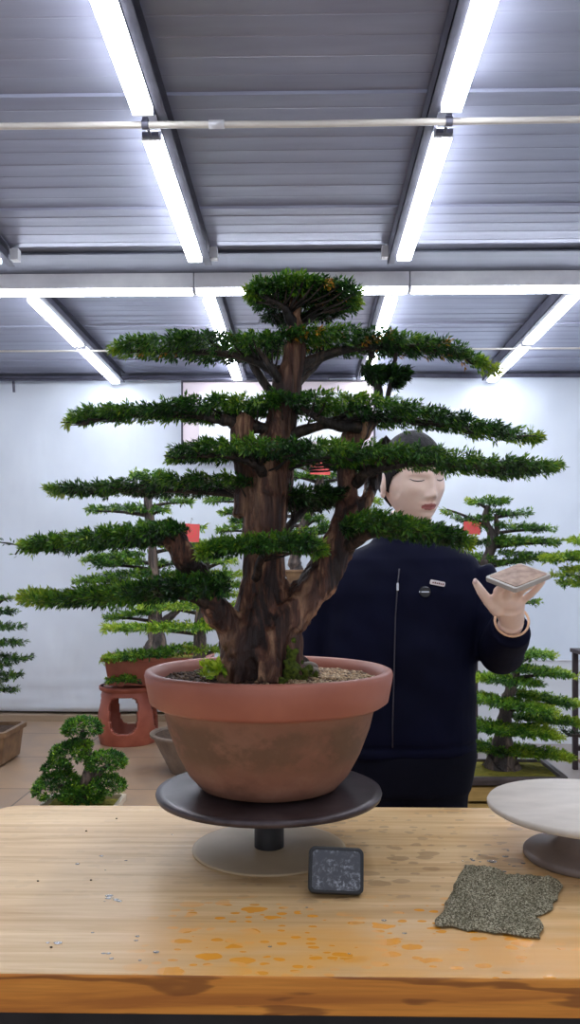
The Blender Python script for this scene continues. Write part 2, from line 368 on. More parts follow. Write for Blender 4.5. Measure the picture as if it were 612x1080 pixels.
def tufts(centres, outward, n_per, L, spread, fresh, tone=1.0, up=0.5, ochre=0.0, wr=0.30):
    """each centre carries a short shoot of leaves; fresh (0..1 per centre) makes the shoot yellower"""
    m = len(centres); N = m * n_per
    ax = unit(outward + RNG.normal(size=(m, 3)) * 0.55 + [0, 0, up])
    ax = np.repeat(ax, n_per, 0); c = np.repeat(centres, n_per, 0); fr = np.repeat(fresh, n_per)
    s = RNG.random(N); r = unit(RNG.normal(size=(N, 3))); r = unit(r - ax * (r * ax).sum(1, keepdims=True))
    pos = c + ax * ((s - 0.4) * spread)[:, None] + r * 0.0015
    d = unit(ax * (0.55 + 0.9 * s)[:, None] + r * (1.05 - 0.5 * s)[:, None])
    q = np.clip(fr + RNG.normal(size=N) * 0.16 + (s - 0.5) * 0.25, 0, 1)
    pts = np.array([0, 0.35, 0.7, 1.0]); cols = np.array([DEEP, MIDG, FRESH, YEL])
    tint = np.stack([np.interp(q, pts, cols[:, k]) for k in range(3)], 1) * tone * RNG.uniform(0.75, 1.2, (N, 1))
    if ochre:
        pick = np.repeat(RNG.random(m) < ochre, n_per); tint[pick] = OCH * RNG.uniform(0.7, 1.3, (pick.sum(), 1))
    ln = L * RNG.uniform(0.7, 1.25, N)
    return pos, d, ln, ln * wr, tint

def pad_points(st, D, w, n, edge=0.5):
    """points in a foliage pad given by stations (u, v_top, v_bottom); w = half extent in depth (m)"""
    st = np.asarray(st, float); us = st[:, 0]; seg = np.abs(np.diff(us)) * ((st[1:, 2] - st[1:, 1] + st[:-1, 2] - st[:-1, 1]) * 0.5 + 10)
    cs = np.concatenate([[0], np.cumsum(seg)]); q = RNG.random(n) * cs[-1]
    t = np.interp(q, cs, np.arange(len(us)))
    u = np.interp(t, np.arange(len(us)), us); vt = np.interp(t, np.arange(len(us)), st[:, 1]); vb = np.interp(t, np.arange(len(us)), st[:, 2])
    T = vb - vt; vc = (vt + vb) / 2
    ww = w * np.clip(T / max(T.max(), 1), 0.06, 1) ** 1.1
    ww = np.minimum(ww, 0.33 * T * D / np.maximum(np.abs(V0 - vc), 1))
    ww = np.maximum(ww, 0.012)
    real = np.maximum(T - 2 * ww * np.abs(V0 - vc) / D * 0.8, 2)
    a = RNG.uniform(-1, 1, n); b = RNG.uniform(-1, 1, n) * np.sqrt(1 - a * a * 0.8)
    vv = vc - 0 + b * real * 0.5 * 0.62
    X = (u - U0) / F * D; Z = CZ - (vv - V0) / F * D
    p = X[:, None] * RT + (D + a * ww)[:, None] * FW; p[:, 2] = Z
    return p, a, b, t / (len(us) - 1), u

def foliage_pad(parent, st, D, w, n, L, hub, tips=('l', 'r'), npl=16, tone=1.0, base_fresh=0.25, tip_fresh=0.5, ochre=0, up=0.5, ends=0.22, name='foliage_pad'):
    p, a, b, t, u = pad_points(st, D, w, n)
    out = p - np.asarray(hub); out[:, 2] *= 0.15; out = unit(out)
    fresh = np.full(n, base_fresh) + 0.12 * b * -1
    if 'l' in tips: fresh += tip_fresh * np.clip(1 - t / ends, 0, 1)
    if 'r' in tips: fresh += tip_fresh * np.clip(1 - (1 - t) / ends, 0, 1)
    nz = np.array([mnoise.noise(Vector(q) * 14) for q in p]); fresh += nz * 0.5 + 0.05
    up_v = np.where(b < 0, up, up * 0.1)   # b<0 is the upper side
    ax = out.copy(); ax[:, 2] += up_v - np.clip(b, 0, 1) * 0.25
    pos, d, ln, wd, tint = tufts(p, ax, npl, L, L * 1.6, np.clip(fresh, 0, 1), tone, 0.0, ochre)
    return link(name, leaf_mesh(name, pos, d, ln, wd, tint), parent, M['leaf'], smooth=False)

# ================================================================== STRUCTURE
HC = 2.95     # ceiling
XL, XR, YN, YW = -4.2, 4.2, -1.6, 6.95
def struct(o): return tag(o, kind='structure')
# ceiling: ribbed steel sheets, ribs run across the room
prof = []; y = YN; k = 0
while y < YW + 0.1:
    big = (k % 9 == 0)
    h_ = 0.010 if big else random.choice((0.0008, 0.0012, 0.002)); prof += [(y, HC), (y + 0.003, HC - h_), (y + (0.012 if big else 0.006), HC - h_), (y + (0.016 if big else 0.009), HC), (y + random.uniform(.04, .06), HC + 0.0004)]
    y += 0.0985; k += 1
mb = MB(); vs = []; fs = []
for (yy, zz) in prof: vs += [(XL, yy, zz), (XR, yy, zz)]
for i in range(len(prof) - 1): fs.append((2 * i, 2 * i + 1, 2 * i + 3, 2 * i + 2))
mb.add(vs, fs); mb.add([(XL, YN, HC + .06), (XR, YN, HC + .06), (XR, YW + .1, HC + .06), (XL, YW + .1, HC + .06)], [(0, 1, 2, 3)])
struct(mb.build('ceiling', M['ceiling']))
struct(MB().box((XL, YN, -0.1), (XR, YW, 0)).build('floor', M['floor'], origin=(0, 0, 0)))
struct(MB().box((XL, YW, 0), (XR, YW + 0.1, HC)).build('wall_back', M['wall']))
struct(MB().box((XL - 0.1, YN, 0), (XL, YW, HC)).build('wall_left', M['wall']))
struct(MB().box((XR, YN, 0), (XR + 0.1, YW, HC)).build('wall_right', M['wall']))
struct(MB().box((XL, YW - 0.2, 0), (XR, YW, 0.05)).build('baseboard_back', M['base']))
struct(MB().box((XL, YW - 0.09, HC - 0.05), (XR, YW, HC - 0.0115)).build('trim_1', M['steel']))
# the cross beam the long row of lights hangs under
struct(MB().box((XL, 4.22, HC - 0.02), (XR, 4.62, HC - 0.0115)).build('trim_2', M['beam'], bevel=0.004))

# sheet curtain over the back wall
nx, nz_ = 150, 70; vs = []; fs = []
for j in range(nz_):
    for i in range(nx):
        x = XL + 0.02 + (XR - XL - 0.04) * i / (nx - 1); z = 0.072 + (HC - 0.05 - 0.074) * j / (nz_ - 1)
        a = 0.5 + 0.5 * math.sin(x * 1.9 + z * 1.2 + 0.8)
        f = 0.045 * mnoise.noise(Vector((x * 1.3 + z * 0.9, z * 0.5 - x * .3, 3.0))) + 0.016 * mnoise.noise(Vector((x * 3.2 - z * 2.0, z * 1.4, 7))) + 0.006 * mnoise.noise(Vector((x * 9, z * 5 + x * 4, 1)))
        low = max(0, 1 - z / 0.5); f += low * 0.03 * mnoise.noise(Vector((x * 2.0, z * 14, 5)))
        vs.append((x, YW - 0.12 + f, z))
for j in range(nz_ - 1):
    for i in range(nx - 1):
        a = j * nx + i; fs.append((a, a + 1, a + nx + 1, a + nx))
o = MB().add(vs, fs).build('sheet_curtain', M['sheet'], smooth=True)
m = o.modifiers.new('thick', 'SOLIDIFY'); m.thickness = 0.003
tag(o, 'white plastic sheeting hung across the whole back wall', 'curtain')

# ================================================================== LIGHTS AND PURLINS
def tube_lamp(x0, y0, x1, y1, z, label, group):
    t = empty('tube_light', ((x0 + x1) / 2, (y0 + y1) / 2, z)); tag(t, label, 'light', group)
    along_x = abs(x1 - x0) > abs(y1 - y0); h = 0.036
    def bx(e0, e1, w, z0, z1, name, mat, bev):
        lo, hi = ((x0 + e0, y0 - w, z0), (x1 - e1, y0 + w, z1)) if along_x else ((x0 - w, y0 + e0, z0), (x0 + w, y1 - e1, z1))
        return MB().box(lo, hi).build(name, mat, t, bevel=bev, bseg=3)
    bx(0, 0, h * (0.6 if not along_x else 1.15), z + (0.022 if not along_x else 0.006), HC - 0.0115 if not along_x else HC - 0.0205, 'housing', M['housing'], 0.002)
    bx(0.008, 0.008, h, z - 0.016, z + (0.022 if not along_x else 0.006), 'diffuser', M['tube'], 0.012)
    if along_x:
        MB().box((x0, y0 - h, z - 0.013), (x0 + 0.008, y0 + h, z + 0.018)).build('end_cap', M['housing'], t)
        MB().box((x1 - 0.008, y0 - h, z - 0.013), (x1, y0 + h, z + 0.018)).build('end_cap', M['housing'], t)
    else:
        MB().box((x0 - h, y0, z - 0.013), (x0 + h, y0 + 0.008, z + 0.018)).build('end_cap', M['housing'], t)
        MB().box((x0 - h, y1 - 0.008, z - 0.013), (x0 + h, y1, z + 0.018)).build('end_cap', M['housing'], t)
    return t
ZT = 2.86
rows = [(-1.60, 'far left'), (-0.565, 'inner left'), (0.505, 'inner right'), (1.56, 'far right')]
ys = [(0.41, 1.59), (1.62, 2.80), (2.95, 4.13), (4.70, 5.66), (5.72, 6.78)]
side = {'far left': 'of the far left row', 'inner left': 'of the row left of the crown', 'inner right': 'of the row right of the crown', 'far right': 'of the far right row'}
where = ['overhead, above the work table', 'nearer than the cream pipe', 'between the pipe and the cross row', 'just beyond the cross row', 'last before the sheeting']
for x, nm in rows:
    for k, (a, b) in enumerate(ys):
        lab = 'tube light %s, %s' % (side[nm], where[k]); g = 'tube lights along the purlins'
        tube_lamp(x, a, x, b, ZT, lab, g)
for k, x in enumerate(np.arange(-3.03, 3.0, 1.205)):
    pos = ['off to the left of the view', 'at the left edge of the view', 'left of the bonsai crown', 'right of the bonsai crown', 'at the right edge of the view'][k] if k < 5 else ''
    tube_lamp(x, 4.53, x + 1.2, 4.53, ZT - 0.02, 'white tube light of the cross row, ' + pos, 'tube lights of the cross row')
nm2 = ['beside the far left light row', 'beside the light row left of the crown', 'beside the light row right of the crown', 'beside the far right light row']
for k, (x, s) in enumerate(((-1.60, 1), (-0.565, 1), (0.505, -1), (1.56, -1))):
    for (a, b) in ((YN + 0.02, 4.2), (4.64, YW - 0.17)):
        xc = x + s * 0.06; w = 0.018
        mb = MB(); zb = ZT + 0.0; zt = HC - 0.0115
        mb.box((xc - w, a, zb), (xc + w, b, zb + 0.004)); mb.box((xc - w, a, zb), (xc - w + 0.004, b, zt)); mb.box((xc - w, a, zt - .004), (xc + w, b, zt))
        o = mb.build('purlin', M['steel']); tag(o, 'grey purlin %s, %s the cross row' % (nm2[k], 'in front of' if a < 0 else 'behind'), 'beam', 'steel purlins')
        if a < 0: MB().box((xc + s * 0.03 - .02, b - 0.05, zb + 0.02), (xc + s * 0.03 + .02, b - 0.005, zt)).build('end_bracket', M['housing'], o)
# cream pipe under the near lights with clamps
pp = empty('pipe', (0, 2.9, 2.83)); tag(pp, 'cream plastic conduit pipe running across under the near ceiling lights', 'pipe')
MB().tube([(-2.6, 2.84, 2.842), (-0.56, 2.84, 2.840), (0, 2.84, 2.837), (0.5, 2.84, 2.841), (2.6, 2.84, 2.85)], 0.0115, 12).build('pipe_run', M['pvc'], pp, smooth=True)
for x in (-0.34, 1.4): MB().tube([(x, 2.84, 2.8395), (x + 0.055, 2.84, 2.8395)], 0.0145, 14).build('coupling', M['housing'], pp, smooth=True)
for x in (-0.565, 0.505):
    m_ = MB().box((x - 0.010, 2.83, 2.852), (x + 0.010, 2.87, 2.866)); m_.box((x - 0.005, 2.85, 2.846), (x + 0.005, 2.945, 2.858)); m_.box((x - 0.03, 2.925, 2.848), (x + 0.03, 2.944, 2.862)); m_.tube([(x - .012, 2.84, 2.8405), (x + .012, 2.84, 2.8405)], 0.0165, 14)
    m_.build('clamp', M['steel'], pp, smooth=False, bevel=0.001)
pw = MB().tube([(-3.5, 5.69, 2.83), (0, 5.69, 2.824), (3.5, 5.69, 2.83)], 0.007, 8).build('pipe', M['pvc'], smooth=True)
tag(pw, 'thin cream conduit pipe crossing under the far lights near the back wall', 'pipe')
pw = MB().tube([(-3.5, 6.72, 2.87), (-1.3, 6.72, 2.87), (0.2, 6.72, 2.87)], 0.011, 8)
pw.tube([(-2.45, 6.72, 2.87), (-2.45, 6.735, 2.77)], 0.011, 8); pw = pw.build('pipe', M['steel'], smooth=True)
tag(pw, 'grey conduit pipe along the top left of the white sheeting', 'pipe')

# framed board
fb = empty('framed_board', P(290, 480, 6.62)); tag(fb, 'pale pink framed board with white centre hung high on the sheeting behind the tree', 'board')
A = P(193, 403, 6.62); B = P(394, 480, 6.62); yb = 6.62
MB().box((A[0], yb - 0.01, B[2]), (B[0], yb + 0.02, A[2])).build('backing', M['pinkmat'], fb)
a2 = P(210, 413, 6.62); b2 = P(380, 466, 6.62)
MB().box((a2[0], yb - 0.016, b2[2]), (b2[0], yb - 0.0101, a2[2])).build('panel', M['whiteboard'], fb, bevel=0.001)
mb = MB(); w = 0.014
mb.box((A[0] - w, yb - .022, B[2] - w), (A[0], yb + .02, A[2] + w)); mb.box((B[0], yb - .022, B[2] - w), (B[0] + w, yb + .02, A[2] + w))
mb.box((A[0], yb - .022, A[2]), (B[0], yb + .02, A[2] + w)); mb.box((A[0], yb - .022, B[2] - w), (B[0], yb + .02, B[2])); mb.build('frame', M['darkframe'], fb)
# low white board behind the right hand plants
A = P(470, 697, 5.95); B = P(760, 784, 5.95)
bo = empty('low_partition', (A[0] + 1, A[1], 0)); tag(bo, 'low white partition board standing on the floor at the right in front of the sheeting', 'partition')
yp = 5.93
MB().box((A[0], yp, 0.0), (2.95, yp + 0.02, A[2])).build('panel', M['whiteboard'], bo, bevel=0.002)
MB().box((A[0], yp - 0.004, A[2]), (2.95, yp + 0.024, A[2] + 0.012)).build('top_rail', M['housing'], bo)

# ================================================================== WORK TABLE
TZ = CZ - 0.45; TY0, TY1 = 0.897, 1.545; TX0, TX1 = -0.585, 1.15
tb = empty('work_table', (0.28, 1.22, 0)); tag(tb, 'thick pale wooden work table with damp spots and orange front edge', 'table')
def rounded(x0, y0, x1, y1, r, n=8, rear_only=True):
    out = []
    for (cx, cy, a0, rr) in ((x1 - r, y1 - r, 0, r), (x0 + r, y1 - r, 90, r), (x0 + .004, y0 + .004, 180, .004), (x1 - .004, y0 + .004, 270, .004)):
        cx = x1 - rr if a0 in (0, 270) else x0 + rr; cy = y1 - rr if a0 in (0, 90) else y0 + rr
        for k in range(n + 1):
            a = math.radians(a0 + 90 * k / n); out.append((cx + rr * math.cos(a), cy + rr * math.sin(a)))
    return out
ol = rounded(TX0, TY0, TX1, TY1, 0.045); n = len(ol)
slab = MB(); th = 0.045
slab.add([(x, y, TZ) for x, y in ol] + [(x, y, TZ - th) for x, y in ol], [tuple(range(n)), tuple(range(n, 2 * n))[::-1]] + [(i, i + n, (i + 1) % n + n, (i + 1) % n) for i in range(n)])
me = slab.mesh('tabletop'); me.materials.append(M['wood_top']); me.materials.append(M['wood_edge'])
for p in me.polygons: p.material_index = 0 if p.normal.z > 0.5 else 1
o = link('tabletop', me, tb, smooth=False); b = o.modifiers.new('b', 'BEVEL'); b.width = 0.0025; b.segments = 2; b.limit_method = 'ANGLE'; b.angle_limit = math.radians(60)
mb = MB(); zt = TZ - th
mb.box((TX0 + .03, TY0 + .02, zt - .05), (TX1 - .03, TY0 + .05, zt)); mb.box((TX0 + .03, TY1 - .06, zt - .05), (TX1 - .03, TY1 - .03, zt))
mb.box((TX0 + .03, TY0 + .05, zt - .05), (TX0 + .06, TY1 - .06, zt)); mb.box((TX1 - .06, TY0 + .05, zt - .05), (TX1 - .03, TY1 - .06, zt)); mb.build('apron', M['dark_metal'], tb)
for x in (TX0 + .05, TX1 - .05):
    for y in (TY0 + .045, TY1 - .055): MB().box((x - .02, y - .02, 0), (x + .02, y + .02, zt - .05)).build('leg', M['dark_metal'], tb, bevel=0.003)

# ================================================================== TURNTABLE UNDER THE MAIN POT
DT = 1.31; C0 = P(284, 897, DT); CX, CY = C0[0], C0[1]
PZ = TZ + 0.101
ts = empty('turntable', (CX, CY, TZ)); tag(ts, 'dark steel turntable on a black post carrying the big terracotta pot', 'turntable')
MB().lathe([(0, 0.0002), (0.124, 0.0002), (0.1245, 0.003), (0.12, 0.0036), (0, 0.004)], (CX, CY, TZ), 72).build('base_plate', M['dusty'], ts, smooth=True)
MB().lathe([(0.024, 0.004), (0.0245, 0.088), (0, 0.088)], (CX, CY, TZ), 40).build('post', M['dark_metal'], ts, smooth=True)
MB().lathe([(0, 0.086), (0.165, 0.086), (0.181, 0.090), (0.1825, 0.095), (0.1815, 0.0985), (0.17, 0.1005), (0, 0.1005)], (CX, CY, TZ), 96).build('disc', M['disc_dark'], ts, smooth=True)

# turntable at the right
D2 = 1.265; C2 = P(619, 905, D2); X2, Y2 = C2[0], C2[1]
t2 = empty('turntable', (X2, Y2, TZ)); tag(t2, 'pale dusty empty turntable on a flared grey iron pedestal at the right edge', 'turntable')
MB().lathe([(0, 0.0002), (0.093, 0.0002), (0.096, 0.003), (0.096, 0.010), (0.092, 0.014), (0.06, 0.018), (0.045, 0.026), (0.0385, 0.038), (0.0375, 0.055), (0.038, 0.074), (0, 0.074)], (X2, Y2, TZ), 72).build('pedestal', M['iron'], t2, smooth=True)
MB().lathe([(0, 0.074), (0.145, 0.074), (0.1515, 0.078), (0.1525, 0.083), (0.150, 0.087), (0, 0.0875)], (X2, Y2, TZ), 96).build('disc', M['disc_pale'], t2, smooth=True)

# ================================================================== MAIN POTTED BONSAI
pb = empty('potted_bonsai', (CX, CY, PZ)); tag(pb, 'large tiered bonsai with dark reddish trunk in a round terracotta pot on the table', 'bonsai tree')
HP = 0.192
pot = MB().lathe([(0, 0.0005), (0.095, 0.0005), (0.112, 0.006), (0.130, 0.026), (0.148, 0.060), (0.163, 0.100), (0.171, 0.134), (0.176, 0.142), (0.16, 0.15), (0.150, 0.10), (0, 0.09)], (CX, CY, PZ), 96).build('pot', M['pot'], pb, smooth=True)
MB().lathe([(0.158, 0.136), (0.172, 0.1345), (0.184, 0.137), (0.1925, 0.143), (0.1985, 0.175), (0.2, 0.185), (0.1985, 0.1905), (0.193, 0.193), (0.186, 0.191), (0.180, 0.178), (0.172, 0.136)], (CX, CY, PZ), 96).build('rim', M['rim'], pot, smooth=True)
# soil surface
vs = []; fs = []; R = 0.1775; nr, ns = 16, 64
zs = lambda x, y: PZ + 0.176 - 0.002 + 0.009 * math.exp(-((x + 0.0) ** 2 + y * y) / 0.006) + 0.0035 * mnoise.noise(Vector((x * 30, y * 30, 0)))
vs.append((CX, CY, zs(0, 0)))
for i in range(1, nr + 1):
    for k in range(ns):
        a = 2 * PI * k / ns; x = R * i / nr * math.cos(a); y = R * i / nr * math.sin(a); vs.append((CX + x, CY + y, zs(x, y)))
for k in range(ns): fs.append((0, 1 + k, 1 + (k + 1) % ns))
for i in range(nr - 1):
    for k in range(ns): a = 1 + i * ns; k2 = (k + 1) % ns; fs.append((a + k, a + ns + k, a + ns + k2, a + k2))
soil = MB().add(vs, fs).build('soil', M['soil'], pb, smooth=True)

# pea gravel (uncountable) on the right part of the soil
ico = [(-0.526, 0.851, 0), (0.526, 0.851, 0), (-0.526, -0.851, 0), (0.526, -0.851, 0), (0, -0.526, 0.851), (0, 0.526, 0.851), (0, -0.526, -0.851), (0, 0.526, -0.851), (0.851, 0, -0.526), (0.851, 0, 0.526), (-0.851, 0, -0.526), (-0.851, 0, 0.526)]
icf = [(0, 11, 5), (0, 5, 1), (0, 1, 7), (0, 7, 10), (0, 10, 11), (1, 5, 9), (5, 11, 4), (11, 10, 2), (10, 7, 6), (7, 1, 8), (3, 9, 4), (3, 4, 2), (3, 2, 6), (3, 6, 8), (3, 8, 9), (4, 9, 5), (2, 4, 11), (6, 2, 10), (8, 6, 7), (9, 8, 1)]
ico = np.array(ico)
def pebbles(cnt, region, size, cols, name, parent, mat):
    vs = []; fs = []; cc = []
    for k in range(cnt):
        x, y, z = region(); s = size * random.uniform(0.6, 1.3) * np.array([random.uniform(.8, 1.2), random.uniform(.8, 1.2), random.uniform(.6, .9)])
        a = random.random() * 6.28; R_ = np.array([[math.cos(a), -math.sin(a), 0], [math.sin(a), math.cos(a), 0], [0, 0, 1]])
        n0 = len(vs); vs += [tuple(R_ @ (p * s) + [x, y, z]) for p in ico]; fs += [tuple(i + n0 for i in f) for f in icf]
        c = lin(random.choice(cols)) * random.uniform(0.7, 1.2); cc += [(*c, 1)] * 12
    me = bpy.data.meshes.new(name); me.from_pydata(vs, [], fs); at = me.color_attributes.new('tint', 'FLOAT_COLOR', 'POINT'); at.data.foreach_set('color', np.array(cc, np.float32).ravel())
    return link(name, me, parent, mat)
def reg():
    while True:
        a = random.uniform(-1.9, 2.1); r = R * math.sqrt(random.random()); x, y = r * math.cos(a), r * math.sin(a)
        if r < 0.174 and (x > 0.035 or random.random() < 0.15): return CX + x, CY + y, zs(x, y) + 0.001
g = pebbles(2600, reg, 0.0031, [(196, 164, 124), (170, 138, 104), (214, 190, 154), (132, 108, 88)], 'gravel', soil, M['pebble']); g['kind'] = 'stuff'
def reg2():
    a = random.uniform(1.6, 4.7); r = R * math.sqrt(random.random()) * 0.98; x, y = r * math.cos(a), r * math.sin(a); return CX + x, CY + y, zs(x, y) + 0.001
g = pebbles(900, reg2, 0.003, [(70, 52, 40), (96, 72, 54), (52, 38, 30), (120, 96, 70)], 'bark_chips', soil, M['pebble']); g['kind'] = 'stuff'

# trunk and limbs: (u, v, depth offset, radius px)
def limb(mb, pts, n=None, seg=14, D=DT, wob=0.10, k=0.0):
    pts = np.array(pts, float); sp = spline(pts, n or len(pts) * 6)
    w = [P(q[0], q[1], D + q[2]) for q in sp]; r = [max(0.0012, q[3] / F * D) for q in sp]
    r = [x * (1 + wob * mnoise.noise(Vector((i * 0.45, x * 90, k + pts[0][0])))) for i, x in enumerate(r)]
    w = [p + 0.25 * wob * r[i] * 4 * np.array([mnoise.noise(Vector((i * .3, 1, k))), mnoise.noise(Vector((i * .3, 5, k))), 0]) for i, p in enumerate(w)]
    mb.tube(w, r, seg); return w, r
tm = MB()
limb(tm, [(273, 722, 0, 40), (272, 700, 0, 38), (272, 672, 0, 37), (276, 645, 0, 30), (279, 610, 0, 23), (280, 570, 0, 23), (281, 530, 0, 24), (283, 500, 0, 25), (290, 470, 0, 19), (296, 440, 0, 15), (302, 410, 0, 15), (310, 380, 0, 13), (311, 355, 0, 11), (309, 330, 0, 7), (312, 305, 0, 4)], seg=20)
limb(tm, [(258, 545, 0.0, 12), (262, 505, 0, 14), (258, 480, -.01, 14), (256, 455, -.02, 12), (262, 440, -.02, 8)])      # dark left fork
limb(tm, [(291, 560, .01, 10), (298, 500, .0, 10), (300, 460, 0, 9), (300, 430, 0, 8)])
limb(tm, [(276, 690, -.02, 24), (302, 654, -.02, 21), (334, 616, -.01, 18), (352, 585, 0, 18), (366, 553, 0, 16), (367, 520, 0.01, 11), (366, 490, .01, 11), (372, 465, .02, 12), (385, 448, .02, 10), (400, 436, .02, 5)], seg=16)
limb(tm, [(368, 560, 0, 12), (386, 528, .01, 8), (393, 505, .03, 8), (398, 480, .04, 7), (410, 462, .05, 5)])
limb(tm, [(262, 690, -.02, 22), (243, 662, -.03, 17), (226, 640, -.05, 14), (210, 615, -.07, 13), (196, 590, -.09, 13), (182, 566, -.1, 11), (172, 552, -.1, 6)])
# root flare
for (u, v, dd, r, u2, v2) in ((248, 700, -.02, 13, 238, 723), (262, 705, -.04, 13, 257, 725), (285, 700, -.04, 14, 290, 725), (300, 695, -.02, 14, 315, 721), (298, 690, .03, 14, 320, 712), (250, 690, .02, 12, 236, 712), (276, 690, -.045, 9, 275, 726), (305, 660, -.02, 12, 310, 715)):
    limb(tm, [(u + (276 - u) * .5, v - 45, dd * .6, r), (u, v - 12, dd, r), (u2, v2, dd * 1.5, r * .9)])
me = baked(tm.mesh('trunk'), [('REMESH', dict(mode='VOXEL', voxel_size=0.0022)), ('SMOOTH', dict(factor=0.6, iterations=4))])
n = len(me.vertices); co = np.empty(n * 3); me.vertices.foreach_get('co', co); co = co.reshape(-1, 3); no = np.empty(n * 3); me.vertices.foreach_get('normal', no); no = no.reshape(-1, 3)
dsp = np.array([0.0065 * mnoise.noise(Vector((q[0] * 45 + 4, q[1] * 45, q[2] * 8))) + 0.0034 * mnoise.noise(Vector((q[0] * 150, q[1] * 150, q[2] * 26))) for q in co])
hol = P(262, 708, DT - 0.06); dsp -= 0.016 * np.exp(-(((co - hol) / [0.014, .05, .02]) ** 2).sum(1))
me.vertices.foreach_set('co', (co + no * dsp[:, None]).ravel()); me.update()
trunk = link('trunk', me, pb, M['bark'])

# pads: stations, depth offset, depth half-width, tuft count, branch path, tips, ochre
limb(tm_ := MB(), [(302, 432, .0, 7), (276, 400, .02, 5), (262, 372, .02, 4), (262, 358, .02, 1.5)], seg=8, wob=.3)
limb(tm_, [(306, 415, -.0, 6), (286, 388, -.03, 4), (272, 366, -.02, 1.5)], seg=8, wob=.3)
limb(tm_, [(306, 412, .0, 6), (332, 386, .02, 4), (352, 366, .02, 1.5)], seg=8, wob=.3)
limb(tm_, [(258, 452, -.01, 7), (240, 444, -.03, 6), (216, 440, -.04, 4)], seg=8, wob=.3)
limb(tm_, [(380, 450, .0, 7), (352, 448, -.02, 6), (334, 440, -.03, 4), (318, 430, -.03, 2)], seg=8, wob=.3)
limb(tm_, [(306, 350, 0, 5), (322, 334, .02, 4), (345, 318, .03, 3), (362, 308, .04, 2)], seg=8, wob=.3)
tm_.build('branch', M['twig'], pb, smooth=True)
